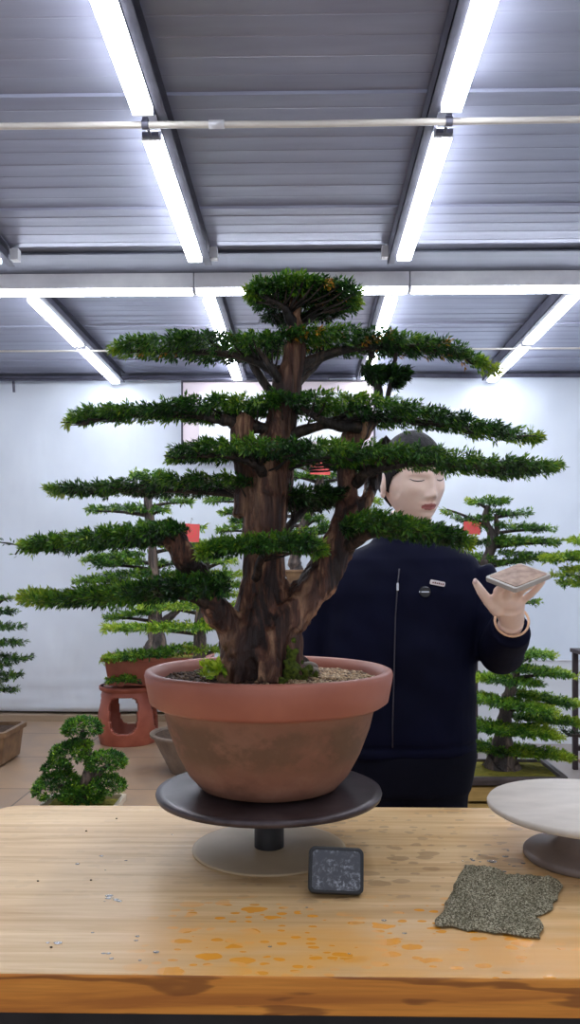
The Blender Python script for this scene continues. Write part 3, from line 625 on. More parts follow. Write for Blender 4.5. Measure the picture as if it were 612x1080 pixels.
PADS = [
 ('crown', [(255, 304, 320), (268, 295, 328), (290, 289, 330), (320, 288, 328), (350, 291, 330), (372, 299, 334), (386, 306, 326)], 0, .10, 560, [(310, 345, 0, 7), (300, 325, -.02, 4), (282, 315, -.04, 2)], 'lr', .03),
 ('t2l', [(112, 366, 374), (132, 359, 377), (155, 353, 381), (185, 348, 385), (230, 347, 388), (265, 348, 386), (296, 348, 378)], 0, .13, 430, [(302, 400, 0, 8), (280, 385, 0, 6), (245, 374, 0, 4), (190, 370, 0, 3), (125, 370, 0, 1)], 'l', .02),
 ('t2r', [(296, 348, 372), (330, 342, 374), (365, 342, 380), (400, 347, 380), (440, 352, 379), (468, 358, 379), (485, 366, 382), (505, 378, 389), (530, 390, 397)], 0, .13, 470, [(305, 400, 0, 8), (335, 378, 0, 6), (380, 366, 0, 4), (440, 366, 0, 3), (490, 376, 0, 1.5), (528, 394, 0, .7)], 'r', .05),
 ('t3l', [(64, 445, 450), (80, 438, 449), (97, 430, 447), (130, 427, 446), (170, 425, 447), (205, 418, 450), (250, 416, 447), (292, 416, 438)], -.02, .14, 500, [(292, 455, 0, 8), (262, 448, -.02, 6), (235, 440, -.02, 5), (160, 437, -.02, 3), (72, 446, -.02, 1)], 'l', 0),
 ('t3r', [(290, 414, 436), (320, 412, 444), (350, 411, 450), (390, 416, 456), (430, 423, 455), (470, 434, 456), (510, 445, 462), (545, 452, 467), (573, 461, 469)], -.01, .14, 620, [(300, 460, 0, 8), (335, 450, 0, 5), (380, 440, 0, 5), (450, 445, 0, 3), (570, 466, 0, 1)], 'r', 0),
 ('t4l', [(170, 480, 487), (190, 472, 489), (215, 465, 489), (250, 461, 488), (300, 463, 492), (350, 466, 497), (375, 470, 497)], -.08, .12, 480, [(280, 505, -.02, 6), (270, 490, -.06, 5), (235, 480, -.08, 3), (176, 484, -.08, 1)], 'l', 0),
 ('t4r', [(350, 468, 499), (390, 468, 499), (430, 469, 497), (470, 476, 500), (505, 481, 501), (540, 484, 507), (565, 487, 503), (596, 488, 496)], -.06, .12, 520, [(375, 510, 0, 7), (395, 495, -.04, 5), (450, 488, -.06, 3.5), (520, 493, -.06, 2), (592, 492, -.06, 1)], 'r', 0),
 ('t5l', [(48, 515, 524), (75, 512, 523), (110, 511, 523), (150, 504, 525), (200, 500, 526), (240, 500, 525), (268, 505, 525)], .04, .15, 500, [(272, 540, 0, 6), (250, 522, .03, 5), (180, 517, .04, 3), (55, 519, .04, 1)], 'l', 0),
 ('t5r', [(300, 512, 540), (325, 508, 548), (350, 508, 542), (368, 512, 530)], .05, .10, 300, [(300, 560, .02, 5), (325, 535, .04, 4), (350, 528, .05, 2)], '', 0),
 ('t6l', [(22, 575, 583), (50, 566, 583), (80, 562, 585), (120, 554, 584), (160, 550, 581), (182, 547, 573), (194, 552, 566)], -.1, .13, 560, [(185, 572, -.1, 7), (160, 568, -.1, 5), (100, 573, -.1, 3), (30, 579, -.1, 1)], 'l', 0),
 ('t6m', [(206, 574, 592), (228, 568, 590), (255, 565, 586), (300, 560, 584), (325, 563, 587), (348, 572, 590)], -.13, .07, 340, [(270, 610, -.03, 5), (275, 590, -.08, 4), (280, 577, -.13, 3), (215, 580, -.13, 1.5)], 'lr', 0),
 ('t6r', [(362, 548, 566), (385, 533, 568), (410, 537, 573), (440, 546, 574), (470, 553, 578), (504, 568, 580)], -.09, .09, 430, [(368, 575, -.02, 8), (395, 562, -.07, 5), (440, 562, -.09, 3), (500, 575, -.09, 1)], 'r', 0),
 ('t7l', [(20, 625, 637), (40, 620, 641), (70, 622, 643), (105, 613, 643), (140, 607, 645), (175, 602, 640), (215, 600, 634), (240, 606, 628)], -.12, .12, 640, [(222, 640, -.06, 7), (195, 628, -.1, 5), (120, 632, -.12, 3.5), (30, 631, -.12, 1)], 'l', 0),
 ('t2h', [(382, 380, 398), (392, 384, 412), (402, 384, 408)], 0, .03, 70, [(392, 372, 0, 3), (390, 390, 0, 3), (400, 412, .0, 4), (398, 430, 0, 4)], '', 0),
 ('t2h2', [(406, 382, 398), (416, 384, 418), (428, 384, 402)], 0, .03, 80, [(418, 372, 0, 2), (414, 395, 0, 2.5), (408, 425, 0, 3)], '', 0),
 ('t1u', [(280, 326, 340), (300, 330, 342), (345, 328, 340), (360, 326, 334)], 0.03, .05, 70, [(311, 350, 0, 4), (330, 335, .02, 3), (352, 322, .03, 2)], '', 0),
]
hub = P(290, 600, DT)
for (nm, st, dd, w, cnt, path, tips, och) in PADS:
    bm_ = MB(); sp_w, _ = limb(bm_, path, seg=8, wob=0.25)
    # twiggy side shoots that carry the leaves
    inner = pad_points(st, DT + dd, w, max(10, cnt // 16))[0]
    spw = np.array(sp_w)
    for q in inner:
        j = np.argmin(((spw - q) ** 2).sum(1) + 0.3 * np.abs(spw[:, 0] - hub[0]) * 0); j = max(0, j - 3); s_ = spw[j]
        dd_ = np.linalg.norm(s_ - q) + 1e-6; s_ = q + (s_ - q) * min(1, .06 / dd_)
        mid = (s_ + q) / 2 + [0, 0, -0.004]; bm_.tube([s_, mid, q], [0.0022, 0.0016, 0.0008], 5)
    br_ = bm_.build('branch', M['twig'], pb, smooth=True)
    h = P(290, (st[0][1] + st[-1][2]) / 2, DT)
    st = [list(q_) for q_ in st]
    if 'l' in tips: st[0][0] += 8
    if 'r' in tips: st[-1][0] -= 8
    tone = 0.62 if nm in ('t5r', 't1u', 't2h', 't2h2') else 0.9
    bf = {'t4l': .22, 't4r': .3, 't5l': .14, 't5r': .05, 't3r': .33, 't3l': .38, 't2l': .25, 't2r': .3, 'crown': .3, 't6l': .22, 't6m': .2, 't6r': .25, 't7l': .22}.get(nm, .12)
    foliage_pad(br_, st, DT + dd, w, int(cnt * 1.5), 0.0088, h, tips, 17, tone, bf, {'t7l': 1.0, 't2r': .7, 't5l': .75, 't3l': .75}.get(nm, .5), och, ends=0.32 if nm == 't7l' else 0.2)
# stray twig at far left of tier six
bm_ = MB(); limb(bm_, [(30, 580, -.1, 1), (18, 575, -.1, .8), (0, 572, -.1, .7), (-6, 572, -.1, .6)], seg=5); limb(bm_, [(22, 577, -.1, .8), (16, 585, -.1, .6)], seg=5)
tw = bm_.build('branch', M['twig'], pb, smooth=True)
c = np.array([P(12, 573, DT - .1), P(4, 572, DT - .1), P(-4, 572, DT - .1), P(17, 585, DT - .1)]); o_ = np.tile([-1.0, 0, 0], (4, 1))
pos, d, ln, wd, ti = tufts(c, o_, 7, 0.008, 0.008, np.full(4, .3)); link('foliage_pad', leaf_mesh('foliage_pad', pos, d, ln, wd, ti), tw, M['leaf'], smooth=False)
# moss at the foot of the trunk and over the soil
mm = MB()
for (u, v, dd, r) in ((306, 716, -.055, 10), (317, 715, -.045, 10), (307, 700, -.05, 9), (309, 688, -.044, 8), (308, 674, -.04, 7), (309, 662, -.035, 5), (314, 704, -.035, 9), (329, 714, -.02, 8), (322, 710, -.01, 9), (298, 719, -.075, 5)):
    for _ in range(9): rr_ = r * random.uniform(.3, .55); mm.ball(P(u + random.uniform(-.7, .7) * r, v + random.uniform(-.8, .8) * r, DT + dd + random.uniform(-.4, .5) * r / F * DT), [rr_ / F * DT] * 3, 10, 7)
me = baked(mm.mesh('moss'), [('REMESH', dict(mode='VOXEL', voxel_size=0.0025)), ('SMOOTH', dict(factor=0.5, iterations=3))])
link('moss', me, trunk, M['moss'])
# bright seedling left of the trunk
c = np.array([P(222 + random.uniform(-8, 12), 708 + random.uniform(-6, 6), DT + random.uniform(-.05, 0)) for _ in range(16)])
pos, d, ln, wd, ti = tufts(c, np.tile([0, 0, 1.0], (16, 1)), 12, 0.015, 0.008, np.full(16, .95), 1.3, .4, wr=.45)
sd = link('seedling', leaf_mesh('seedling', pos, d, ln, wd, ti), pb, M['leaf'], smooth=False); sd['label'] = 'bright yellow-green seedling'
st_ = MB(); st_.ball(P(326, 704, DT + .02), [.016, .014, .010]); st_.ball(P(331, 708, DT - .0), [.010, .012, .007]); st_.build('stone', M['greypot'], pb, smooth=True)

# ================================================================== OBJECTS ON THE TABLE
# black square device with wet face, propped up
dv = empty('small_black_device', P(353, 944, 1.12)); tag(dv, 'small black square device with a wet grey face propped up on the table', 'device')
bc = P(354, 944, 1.115); tilt = math.radians(24); az = math.radians(4)
Rz = np.array([[math.cos(az), -math.sin(az), 0], [math.sin(az), math.cos(az), 0], [0, 0, 1]]); Rx = np.array([[1, 0, 0], [0, math.cos(tilt), math.sin(tilt)], [0, -math.sin(tilt), math.cos(tilt)]])
Rx = np.array([[1, 0, 0], [0, math.cos(-tilt), -math.sin(-tilt)], [0, math.sin(-tilt), math.cos(-tilt)]]); Ry = np.array([[math.cos(.06), 0, math.sin(.06)], [0, 1, 0], [-math.sin(.06), 0, math.cos(.06)]])
RR = Rz @ Rx @ Ry; org = np.array([bc[0], bc[1], TZ + 0.0035])
def rrect(w, h, r, n=6):
    out = []
    for (sx, sz, a0) in ((1, 1, 0), (-1, 1, 90), (-1, -1, 180), (1, -1, 270)):
        for k in range(n + 1):
            a = math.radians(a0 + 90 * k / n); out.append((sx * (w / 2 - r) + r * math.cos(a), sz * (h / 2 - r) + r * math.sin(a)))
    return out
def slab_(w, h, r, y0, y1, name, mat, par, bev, R, o0, zc):
    o_ = rrect(w, h, r); n = len(o_); vs = [R @ np.array([x, y, z + zc]) + o0 for y in (y0, y1) for x, z in o_]
    return MB().add(vs, [tuple(range(n)), tuple(range(n, 2 * n))[::-1]] + [(i, i + n, (i + 1) % n + n, (i + 1) % n) for i in range(n)]).build(name, mat, par, bevel=bev)
slab_(.077, .062, .009, -.007, .007, 'body', M['black'], dv, .002, RR, org, .031)
slab_(.067, .052, .006, -.0078, -.007, 'wet_face', M['face'], dv, 0, RR, org, .031)
MB().box((-.03, 0.022, -.0034), (.03, .028, .035), Rz, org).build('prop_foot', M['black'], dv)
# folded cloth
vs = []; fs = []; nx_, ny_ = 110, 90
cor = [P(459, 978, 1.015), P(571, 993, 0.98), P(596, 938, 1.12), P(492, 913, 1.215)]
def onT(u, v):
    D = F * 0.45 / (v - V0); return P(u, v, D)
cor = [onT(459, 978), onT(570, 992), onT(594, 936), onT(490, 914)]
for j in range(ny_):
    for i in range(nx_):
        a, b = i / (nx_ - 1), j / (ny_ - 1)
        p = (1 - a) * (1 - b) * cor[0] + a * (1 - b) * cor[1] + a * b * cor[2] + (1 - a) * b * cor[3]
        e = 0.006 * mnoise.noise(Vector((a * 7, b * 7, 2))); p = p + [e + .012 * math.exp(-((a - 1) / .1) ** 2 - ((b - .35) / .12) ** 2) * -1.6, .005 * mnoise.noise(Vector((a * 8, b * 6, 9))), 0]
        z = 0.010 + 0.011 * mnoise.noise(Vector((a * 5 + b * 2, b * 4, 0))) + 0.004 * mnoise.noise(Vector((a * 16, b * 14, 4))) + .008 * math.exp(-(((a - .72) - (b - .5) * .4) / .07) ** 2) * (b > .2) * min(1, (b - .2) * 3)
        z += 0.0012 * math.sin(a * 150 + 2 * math.sin(b * 20)) * math.sin(b * 130)
        ed = min(a, 1 - a, b, 1 - b); z = 0.0012 + max(z, .001) * min(1, ed * 9 + .12)
        vs.append((p[0], p[1], TZ + z + .0008))
for j in range(ny_ - 1):
    for i in range(nx_ - 1): a = j * nx_ + i; fs.append((a, a + 1, a + nx_ + 1, a + nx_))
o = MB().add(vs, fs).build('cloth', M['cloth'], smooth=True); m = o.modifiers.new('s', 'SOLIDIFY'); m.thickness = 0.0018
tag(o, 'crumpled grey-green woven cloth lying on the table below the pale turntable', 'cloth')
# droplets
mb = MB()
for (u, v, n_, su, sv) in ((520, 912, 16, 18, 7), (118, 947, 6, 10, 3), (110, 1005, 10, 30, 12), (330, 985, 5, 120, 20), (150, 900, 5, 90, 20), (560, 905, 5, 20, 5)):
    for _ in range(n_):
        q = onT(u + random.gauss(0, su), v + random.gauss(0, sv)); r = random.uniform(.0012, .0038)
        if not (TX0 + .02 < q[0] < TX1 - .02 and TY0 + .015 < q[1] < TY1 - .02): continue
        if (q[0] - X2) ** 2 + (q[1] - Y2) ** 2 < .1 ** 2: continue
        mb.ball((q[0], q[1], TZ + r * .33), (r * random.uniform(1, 1.6), r, r * .32), 10, 6)
o = mb.build('water_droplets', M['water'], smooth=True); tag(o, 'scattered clear water droplets on the wooden tabletop', 'water', kind='stuff')
mb = MB()
for (u, v) in ((91, 877), (123, 864), (96, 929), (40, 930), (54, 1000)):
    q = onT(u, v); mb.ball((q[0], q[1], TZ + .0012), (.002, .0012, .0011), 6, 4)
o = mb.build('debris', M['soil']); tag(o, 'tiny dark bits of debris scattered on the left of the tabletop', 'debris', kind='stuff')

# ================================================================== PERSON
DP = 2.02
def PP(u, v, d=0.0): return P(u, v, DP + d)
pe = empty('person', (*PP(425, 700)[:2], 0)); tag(pe, 'person in a navy zip jacket standing behind the table, looking down at a phone', 'person')
body = MB()
def ring(u, v, hw, dep, dy=0): c = PP(u, v, dy); return (c, hw / F * DP, dep)
zf = lambda z: V0 + (CZ - z) * F / DP        # pixel row of a height
body.loft([ring(421, zf(.80), 70, .10), ring(421, zf(.95), 68, .105), ring(424, zf(1.1), 66, .10), ring(426, 612, 68, .095), ring(427, 594, 58, .075), ring(430, 578, 40, .06)])
body.tube([PP(430, 590, .02), PP(433, 565, .015), PP(434, 540, 0)], [.058, .052, .052], 16)
for s, u in ((-1, 395), (1, 452)): body.tube([PP(u, zf(.85)), PP(u + s * 3, zf(.5)), PP(u + s * 3, zf(.08))], [.085, .06, .042], 14)
# arms: image-left arm hangs, image-right arm is bent to hold the phone
body.tube([PP(358, 606), PP(331, 690, .02), PP(334, 770, -.05), PP(338, 800, -.08)], [.040, .042, .032, .027], 14)
EL = PP(527, 686, -.06); WR = P(540, 655, 1.775)
body.tube([PP(490, 608, .02), EL, WR], [.040, .038, .0275], 14)
# the phone-holding hand
def H(u, v, D): return P(u, v, D)
hm = body
hm.tube([WR, H(538, 646, 1.745), H(537, 638, 1.72)], [.0275, .031, .034], 14, flat=.8)
hm.ball(H(537, 634, 1.715), [.036, .030, .024])
hm.ball(H(524, 639, 1.715), [.019, .018, .022])
FR = .0088
hm.tube([H(526, 645, 1.725), H(515, 634, 1.70), H(508, 624, 1.69), H(502, 614.5, 1.685)], [.015, .0115, .0105, .0075], 12)                   # thumb
hm.ball(H(502, 614.5, 1.685), .0076)
fing = [[(524, 632, 1.70), (525, 623, 1.672), (531, 617.5, 1.66), (536, 613, 1.668)], [(534, 630, 1.695), (539, 622, 1.66), (548, 616, 1.645), (553, 611, 1.65)], [(543, 631, 1.695), (552, 622, 1.655), (561, 616.5, 1.64), (567, 611, 1.64)], [(551, 634, 1.705), (561, 626, 1.67), (568, 619, 1.655), (573, 613, 1.65)]]
for k, fg in enumerate(fing):
    r = FR * (1 - .06 * k if k < 3 else .82); pts = [H(*q) for q in fg]; hm.tube(pts, [r * 1.12, r * 1.05, r, r * .85], 12); hm.ball(pts[-1], r * .86)
# other hand, relaxed at the side
h0 = PP(338, 800, -.08); hm.ball(h0 + [0, -.01, -.04], [.02, .036, .045])
for k in range(4):
    b0 = h0 + [0, -.035 + .017 * k, -.07]; L_ = (.068, .075, .07, .055)[k]; hm.tube([b0, b0 + [.008, -.004, -L_ * .55], b0 + [.022, -.006, -L_]], [.0095, .009, .0075], 10)
hm.tube([h0 + [.01, -.035, -.02], h0 + [.02, -.055, -.05], h0 + [.024, -.058, -.075]], [.013, .011, .009], 10)
bmesh_ = baked(body.mesh('body'), [('REMESH', dict(mode='VOXEL', voxel_size=0.0035)), ('SMOOTH', dict(factor=0.5, iterations=3))])
# head
hb = bmesh.new(); bmesh.ops.create_icosphere(hb, subdivisions=6, radius=1); hme = bpy.data.meshes.new('h'); hb.to_mesh(hme); hb.free()
nv = len(hme.vertices); q = np.empty(nv * 3); hme.vertices.foreach_get('co', q); q = q.reshape(-1, 3)
def sst(x, a, b): t_ = np.clip((x - a) / (b - a), 0, 1); return t_ * t_ * (3 - 2 * t_)
def head_shape(q, k=1.0):
    p = q * [0.073, 0.090, 0.108]
    x, y, z = p[:, 0].copy(), p[:, 1].copy(), p[:, 2].copy()
    lo = sst(-z, 0.01, 0.108); x *= 1 - 0.22 * lo
    back = (y < 0); y = np.where(back, y * (1 - 0.45 * sst(-z, 0.02, 0.1)), y)
    y = np.where(~back, y * (1 + 0.0 * z), y) + 0.016 * sst(-z, 0.03, .1)
    y = np.where(~back, y + 0.008 * sst(-z, -.03, .05) * (np.abs(x) < .06), y)
    return np.stack([x, y, z], 1)
p = head_shape(q); fr = (q[:, 1] > 0).astype(float)
x, z = p[:, 0], p[:, 2]; G = lambda cx, cz, sx, sz: np.exp(-((x - cx) / sx) ** 2 - ((z - cz) / sz) ** 2) * fr
d = np.zeros(nv)
d += .0045 * (G(0, .022, .045, .012)) - .0075 * (G(.031, .006, .017, .011) + G(-.031, .006, .017, .011)) + .0042 * (G(.031, .003, .013, .008) + G(-.031, .003, .013, .008))
d += .009 * G(0, -.003, .008, .018) + .018 * G(0, -.028, .0105, .012) + .0055 * (G(.0115, -.033, .006, .006) + G(-.0115, -.033, .006, .006))
d += .004 * (G(.042, -.018, .02, .018) + G(-.042, -.018, .02, .018)) - .003 * (G(0, -.042, .004, .005))
d += .0062 * (G(.007, -.0525, .011, .0042) + G(-.007, -.0525, .011, .0042)) * 1.0 + .0068 * G(0, -.0625, .015, .0052) - .0035 * G(0, -.0575, .02, .0014)
d += .007 * G(0, -.088, .02, .012) - .003 * G(0, -.073, .02, .005)
p[:, 1] += d
yaw, pit, rol = math.radians(24), math.radians(-12), math.radians(4)
def rotm(ax, a): return np.array(Matrix.Rotation(a, 3, ax))
# local +y is the face direction; turn it to the camera (-y) and to the picture's right
HR = rotm('Z', PI + yaw) @ rotm('X', pit) @ rotm('Y', rol); HC0 = PP(434, 505, -.01)
hw = lambda a: (HR @ np.asarray(a, float).T).T * [1, 1, 1] @ np.diag([1.02, 1.02, 1.0]) + HC0
hverts = hw(p)
hf = np.array([f.vertices[:] for f in hme.polygons])
cen = p[hf].mean(1); frf = q[hf][:, :, 1].mean(1) > 0
lipm = frf & (((cen[:, 0] / .0205) ** 2 + ((cen[:, 2] + .0575) / .0082) ** 2) < 1)
# ears
ears = MB()
for s in (-1, 1):
    ears.ball((s * .074, -.004, -.012), (.008, .017, .030), 14, 10, R=rotm('Z', s * -.35)); ears.ball((s * .076, -.002, -.036), (.006, .009, .010), 10, 8)
ev = hw(np.array(ears.v))
bv = np.empty(len(bmesh_.vertices) * 3); bmesh_.vertices.foreach_get('co', bv); bv = bv.reshape(-1, 3)
bf = [tuple(f.vertices) for f in bmesh_.polygons]; n1 = len(bv); n2 = n1 + len(hverts)
me = bpy.data.meshes.new('body')
me.from_pydata(np.vstack([bv, hverts, ev]).tolist(), [], bf + (hf + n1).tolist() + [tuple(i + n2 for i in f) for f in ears.f])
me.materials.append(M['skin']); me.materials.append(M['lip'])
idx = np.zeros(len(me.polygons), np.int32); idx[len(bf):len(bf) + len(hf)] = lipm; me.polygons.foreach_set('material_index', idx)
bodyo = link('body', me, pe)
# eyebrows and lowered lashes
def surf_y(xx, zz):
    k = np.argmin(((p[:, 0] - xx) ** 2 + (p[:, 2] - zz) ** 2) + 1e3 * (q[:, 1] < 0)); return p[k, 1]
for s in (-1, 1):
    pts = [(s * a, 0, zz) for a, zz in ((.014, .028), (.026, .032), (.038, .032), (.048, .027))]
    MB().tube(hw(np.array([(a, surf_y(a, c) + .0003, c) for a, b, c in pts])), [.0014, .0019, .0017, .0008], 8).build('eyebrow', M['hair'], bodyo, smooth=True)
    pts = [(s * a, 0, zz) for a, zz in ((.017, .0065), (.024, .004), (.032, .0032), (.040, .0045), (.046, .008))]
    MB().tube(hw(np.array([(a, surf_y(a, c) + .0006, c) for a, b, c in pts])), [.0006, .001, .0011, .001, .0006], 6).build('eyelashes', M['hair'], bodyo, smooth=True)
# hair: a cap with the face left free, and a low bun
hp = head_shape(q); lx, ly, lz = hp[:, 0], hp[:, 1], hp[:, 2]
cap = hp * [1.07, 1.08, 1.07] + [0, -.004, .004]
cap += (np.array([mnoise.noise(Vector((a * 25, b * 25, c * 8))) for a, b, c in hp])[:, None]) * .002
hx = cap[hf].mean(1); line = np.where(hx[:, 1] > -.012, .070 - 11.0 * np.abs(hx[:, 0]) ** 2 - .25 * np.clip(.05 - hx[:, 1], 0, 1) * 1.0, -.07)
line = np.where((hx[:, 1] > -.012) & (np.abs(hx[:, 0]) > .055), np.minimum(line, np.maximum(.06 - 2.6 * (.05 - hx[:, 1]), -.03)), line)
keep = hx[:, 2] > line
hm2 = bpy.data.meshes.new('hair'); cap = cap * (1 + .012 * np.array([mnoise.noise(Vector((a * 70, b * 10, c * 10))) for a, b, c in hp])[:, None]); hm2.from_pydata(hw(cap).tolist(), [], hf[keep].tolist())
hb = bmesh.new(); hb.from_mesh(hm2); bmesh.ops.delete(hb, geom=[v for v in hb.verts if not v.link_faces], context='VERTS'); hb.to_mesh(hm2); hb.free()
hair = link('hair', hm2, bodyo, M['hair']); m = hair.modifiers.new('s', 'SOLIDIFY'); m.thickness = .005; m.offset = -1
MB().ball(hw(np.array([0, -.098, -.01])), (.036, .03, .034), 20, 14).build('hair_bun', M['hair'], hair, smooth=True)

# jacket
jk = MB()
jk.loft([ring(417, 790, 84, .128), ring(417, 770, 83, .13), ring(418, 740, 82, .128), ring(420, 700, 82, .125), ring(422, 660, 82, .125), ring(424, 625, 83, .122), ring(425, 604, 82, .112), ring(426, 590, 74, .10), ring(428, 580, 58, .085), ring(430, 572, 40, .07), ring(431, 562, 31, .062)])
jk.tube([PP(357, 602), PP(345, 640, .01), PP(331, 700, .02), PP(333, 750, -.03), PP(337, 790, -.07)], [.062, .060, .056, .050, .042], 18)
jk.tube([PP(494, 604, 0), PP(508, 640, -.01), PP(526, 682, -.05), EL + [0, -.015, -.004], P(535, 672, 1.86), P(540, 662, 1.80)], [.062, .062, .058, .057, .052, .046], 20)
me = baked(jk.mesh('jacket'), [('REMESH', dict(mode='VOXEL', voxel_size=0.005)), ('SMOOTH', dict(factor=0.5, iterations=6))])
n = len(me.vertices); co = np.empty(n * 3); me.vertices.foreach_get('co', co); co = co.reshape(-1, 3); no = np.empty(n * 3); me.vertices.foreach_get('normal', no); no = no.reshape(-1, 3)
cz = PP(415, 700, 0)
dsp = np.array([.009 * mnoise.noise(Vector((a * 5, b * 4 + c * 3, c * 9 + a * 5))) + .004 * mnoise.noise(Vector((a * 16 + c * 6, b * 12, c * 18))) for a, b, c in co])
dsp -= .004 * np.exp(-((co[:, 2] - PP(0, 779)[2]) / .005) ** 2) * (co[:, 0] < PP(520, 0)[0])
me.vertices.foreach_set('co', (co + no * dsp[:, None]).ravel()); me.update()
jacket = link('jacket', me, pe, M['jacket'])
# project small things on the front of the jacket
jco = co + no * dsp[:, None]
def front(u, v, lift=.001):
    c = PP(u, v); k = ((jco[:, 0] - c[0]) ** 2 + (jco[:, 2] - c[2]) ** 2 < .009 ** 2); y = jco[k, 1].min() if k.any() else c[1] - .12
    pt = P(u, v, y / FW[1]); pt[1] = y - lift; return pt
zp = [front(u, v, .0005) for u, v in ((421, 600), (419, 620), (417, 650), (416, 690), (415, 730), (414, 765), (414, 788))]
MB().tube(zp, .0028, 8, flat=.6).build('zip', M['darkframe'], jacket, smooth=True)
MB().box((-.003, -.003, -.011), (.003, .003, .008), np.eye(3), front(419, 618, .004)).build('zip_pull', M['silver'], jacket, bevel=.001)
# collar, open at the front
col = []; 
for k in range(27):
    a = -PI / 2 + .35 + (2 * PI - .7) * k / 26; c = PP(431, 568, .01)
    col.append((c[0] + .068 * math.cos(a), c[1] + .064 * math.sin(a)))
vs = []; fs = []
for (x_, y_) in col:
    cx_, cy_ = PP(431, 568, .01)[:2]; zt_ = PP(0, 556)[2]; zb_ = PP(0, 578)[2]
    vs += [(x_ + (x_ - cx_) * .22, y_ + (y_ - cy_) * .22, zb_), (x_, y_, zt_), (x_ * .92 + cx_ * .08, y_ * .92 + cy_ * .08, zt_), (x_, y_, zb_)]
for k in range(len(col) - 1):
    for j in range(4): fs.append((k * 4 + j, k * 4 + 4 + j, k * 4 + 4 + (j + 1) % 4, k * 4 + (j + 1) % 4))
fs += [(0, 1, 2, 3), tuple(len(vs) - 4 + i for i in (3, 2, 1, 0))]
MB().add(vs, fs).build('collar', M['jacket'], jacket, smooth=True, bevel=.002)
# badges: white bar and dark round one with a white line of lettering
c = front(461, 615, .002); a = math.radians(-11); Rb = np.array([[math.cos(a), 0, -math.sin(a)], [0, 1, 0], [math.sin(a), 0, math.cos(a)]])
bar = slab_(.036, .0115, .003, -.002, .0015, 'name_badge', M['badge_white'], jacket, .0006, Rb, c, 0)
mb = MB()
for k in range(6): x_ = -.012 + k * .0048; mb.box((x_, -.0028, -.002), (x_ + .003, -.0019, .002 if k % 2 else .0012), Rb, c)
mb.build('lettering', M['badge_text'], bar)
c = front(448, 624, .002); rb = MB(); rb.lathe([(0, .003), (.0125, .003), (.0138, 0), (0, 0)], (0, 0, 0), 32)
Rb2 = np.array([[1, 0, 0], [0, 0, -1], [0, 1, 0]]); rb.v = [tuple(Rb2 @ np.array(v) + c) for v in rb.v]; rbo = rb.build('round_badge', M['black'], jacket, smooth=False)
mb = MB(); mb.box((-.0095, -.0042, -.0018), (.009, -.003, .0012), np.eye(3), c); mb.box((-.0145, -.0042, -.002), (-.0125, -.003, .0022), np.eye(3), c)
mb.tube([c + [.0115 * math.cos(b_), -.0036, .0115 * math.sin(b_)] for b_ in np.linspace(1.0, 2.1, 8)], .0005, 6); mb.build('lettering', M['silver'], rbo)
# bangle and cuff
WA = P(540, 655, 1.785); tgd = unit(WR - P(535, 672, 1.86)); a1 = unit(np.cross(tgd, [0, 0, 1.0])); a2_ = np.cross(a1, tgd)
MB().tube([WA + .0365 * (math.cos(k) * a1 + math.sin(k) * a2_) for k in np.linspace(0, 2 * PI, 33)], .0028, 8, caps=False).build('bangle', M['bangle'], bodyo, smooth=True)
# nails on the thumb
MB().ball(H(501.5, 613, 1.679), (.005, .003, .006), 10, 8).build('thumb_nail', M['nail'], bodyo, smooth=True)
# trousers and shoes
tr = MB(); tr.loft([ring(418, zf(.72), 78, .118), ring(418, zf(.80), 84, .124), ring(418, zf(.86), 82, .12), ring(418, zf(.92), 74, .112)])
for s, u in ((-1, 392), (1, 452)): tr.tube([PP(u, zf(.86)), PP(u + s * 3, zf(.6)), PP(u + s * 4, zf(.35)), PP(u + s * 4, zf(.06))], [.105, .088, .072, .065], 18)
me = baked(tr.mesh('trousers'), [('REMESH', dict(mode='VOXEL', voxel_size=0.008)), ('SMOOTH', dict(factor=0.5, iterations=5))]); link('trousers', me, pe, M['trousers'])
for s, u in ((-1, 388), (1, 456)):
    c = PP(u, zf(.0)); sh = MB(); sh.ball((c[0], c[1] - .05, .04), (.045, .13, .04)); sh.ball((c[0], c[1] + .02, .05), (.042, .055, .05)); sh.build('shoe', M['shoe'], pe, smooth=True)
# phone
pA, pB, pC, pD = H(508, 613, 1.66), H(546, 598, 1.70), H(583, 605, 1.63), H(550, 621, 1.60)
ex = unit(pB - pA); ey0 = pD - pA; ey = unit(ey0 - ex * ey0.dot(ex)); ez = np.cross(ex, ey); Rph = np.stack([ex, -ez, ey], 1); cc = (pA + pB + pC + pD) / 4
ph = empty('phone', cc); tag(ph, 'phone in a pale case with brown cover held flat in the raised hand', 'phone')
slab_(np.linalg.norm(pB - pA) * 1.0, np.linalg.norm(ey0) * 1.0, .008, -.005, .005, 'case', M['phone_case'], ph, .0015, Rph, cc, 0)
sgn = 1 if (Rph @ np.array([0, 1, 0])) @ (np.array([0, 0, CZ]) - cc) > 0 else -1
slab_(np.linalg.norm(pB - pA) * .86, np.linalg.norm(ey0) * .9, .006, min(sgn * .005, sgn * .0062), max(sgn * .005, sgn * .0062), 'cover', M['phone_back'], ph, 0, Rph, cc, 0)
slab_(np.linalg.norm(pB - pA) * .9, np.linalg.norm(ey0) * .94, .006, min(-sgn * .005, -sgn * .0056), max(-sgn * .005, -sgn * .0056), 'screen', M['black'], ph, 0, Rph, cc, 0)

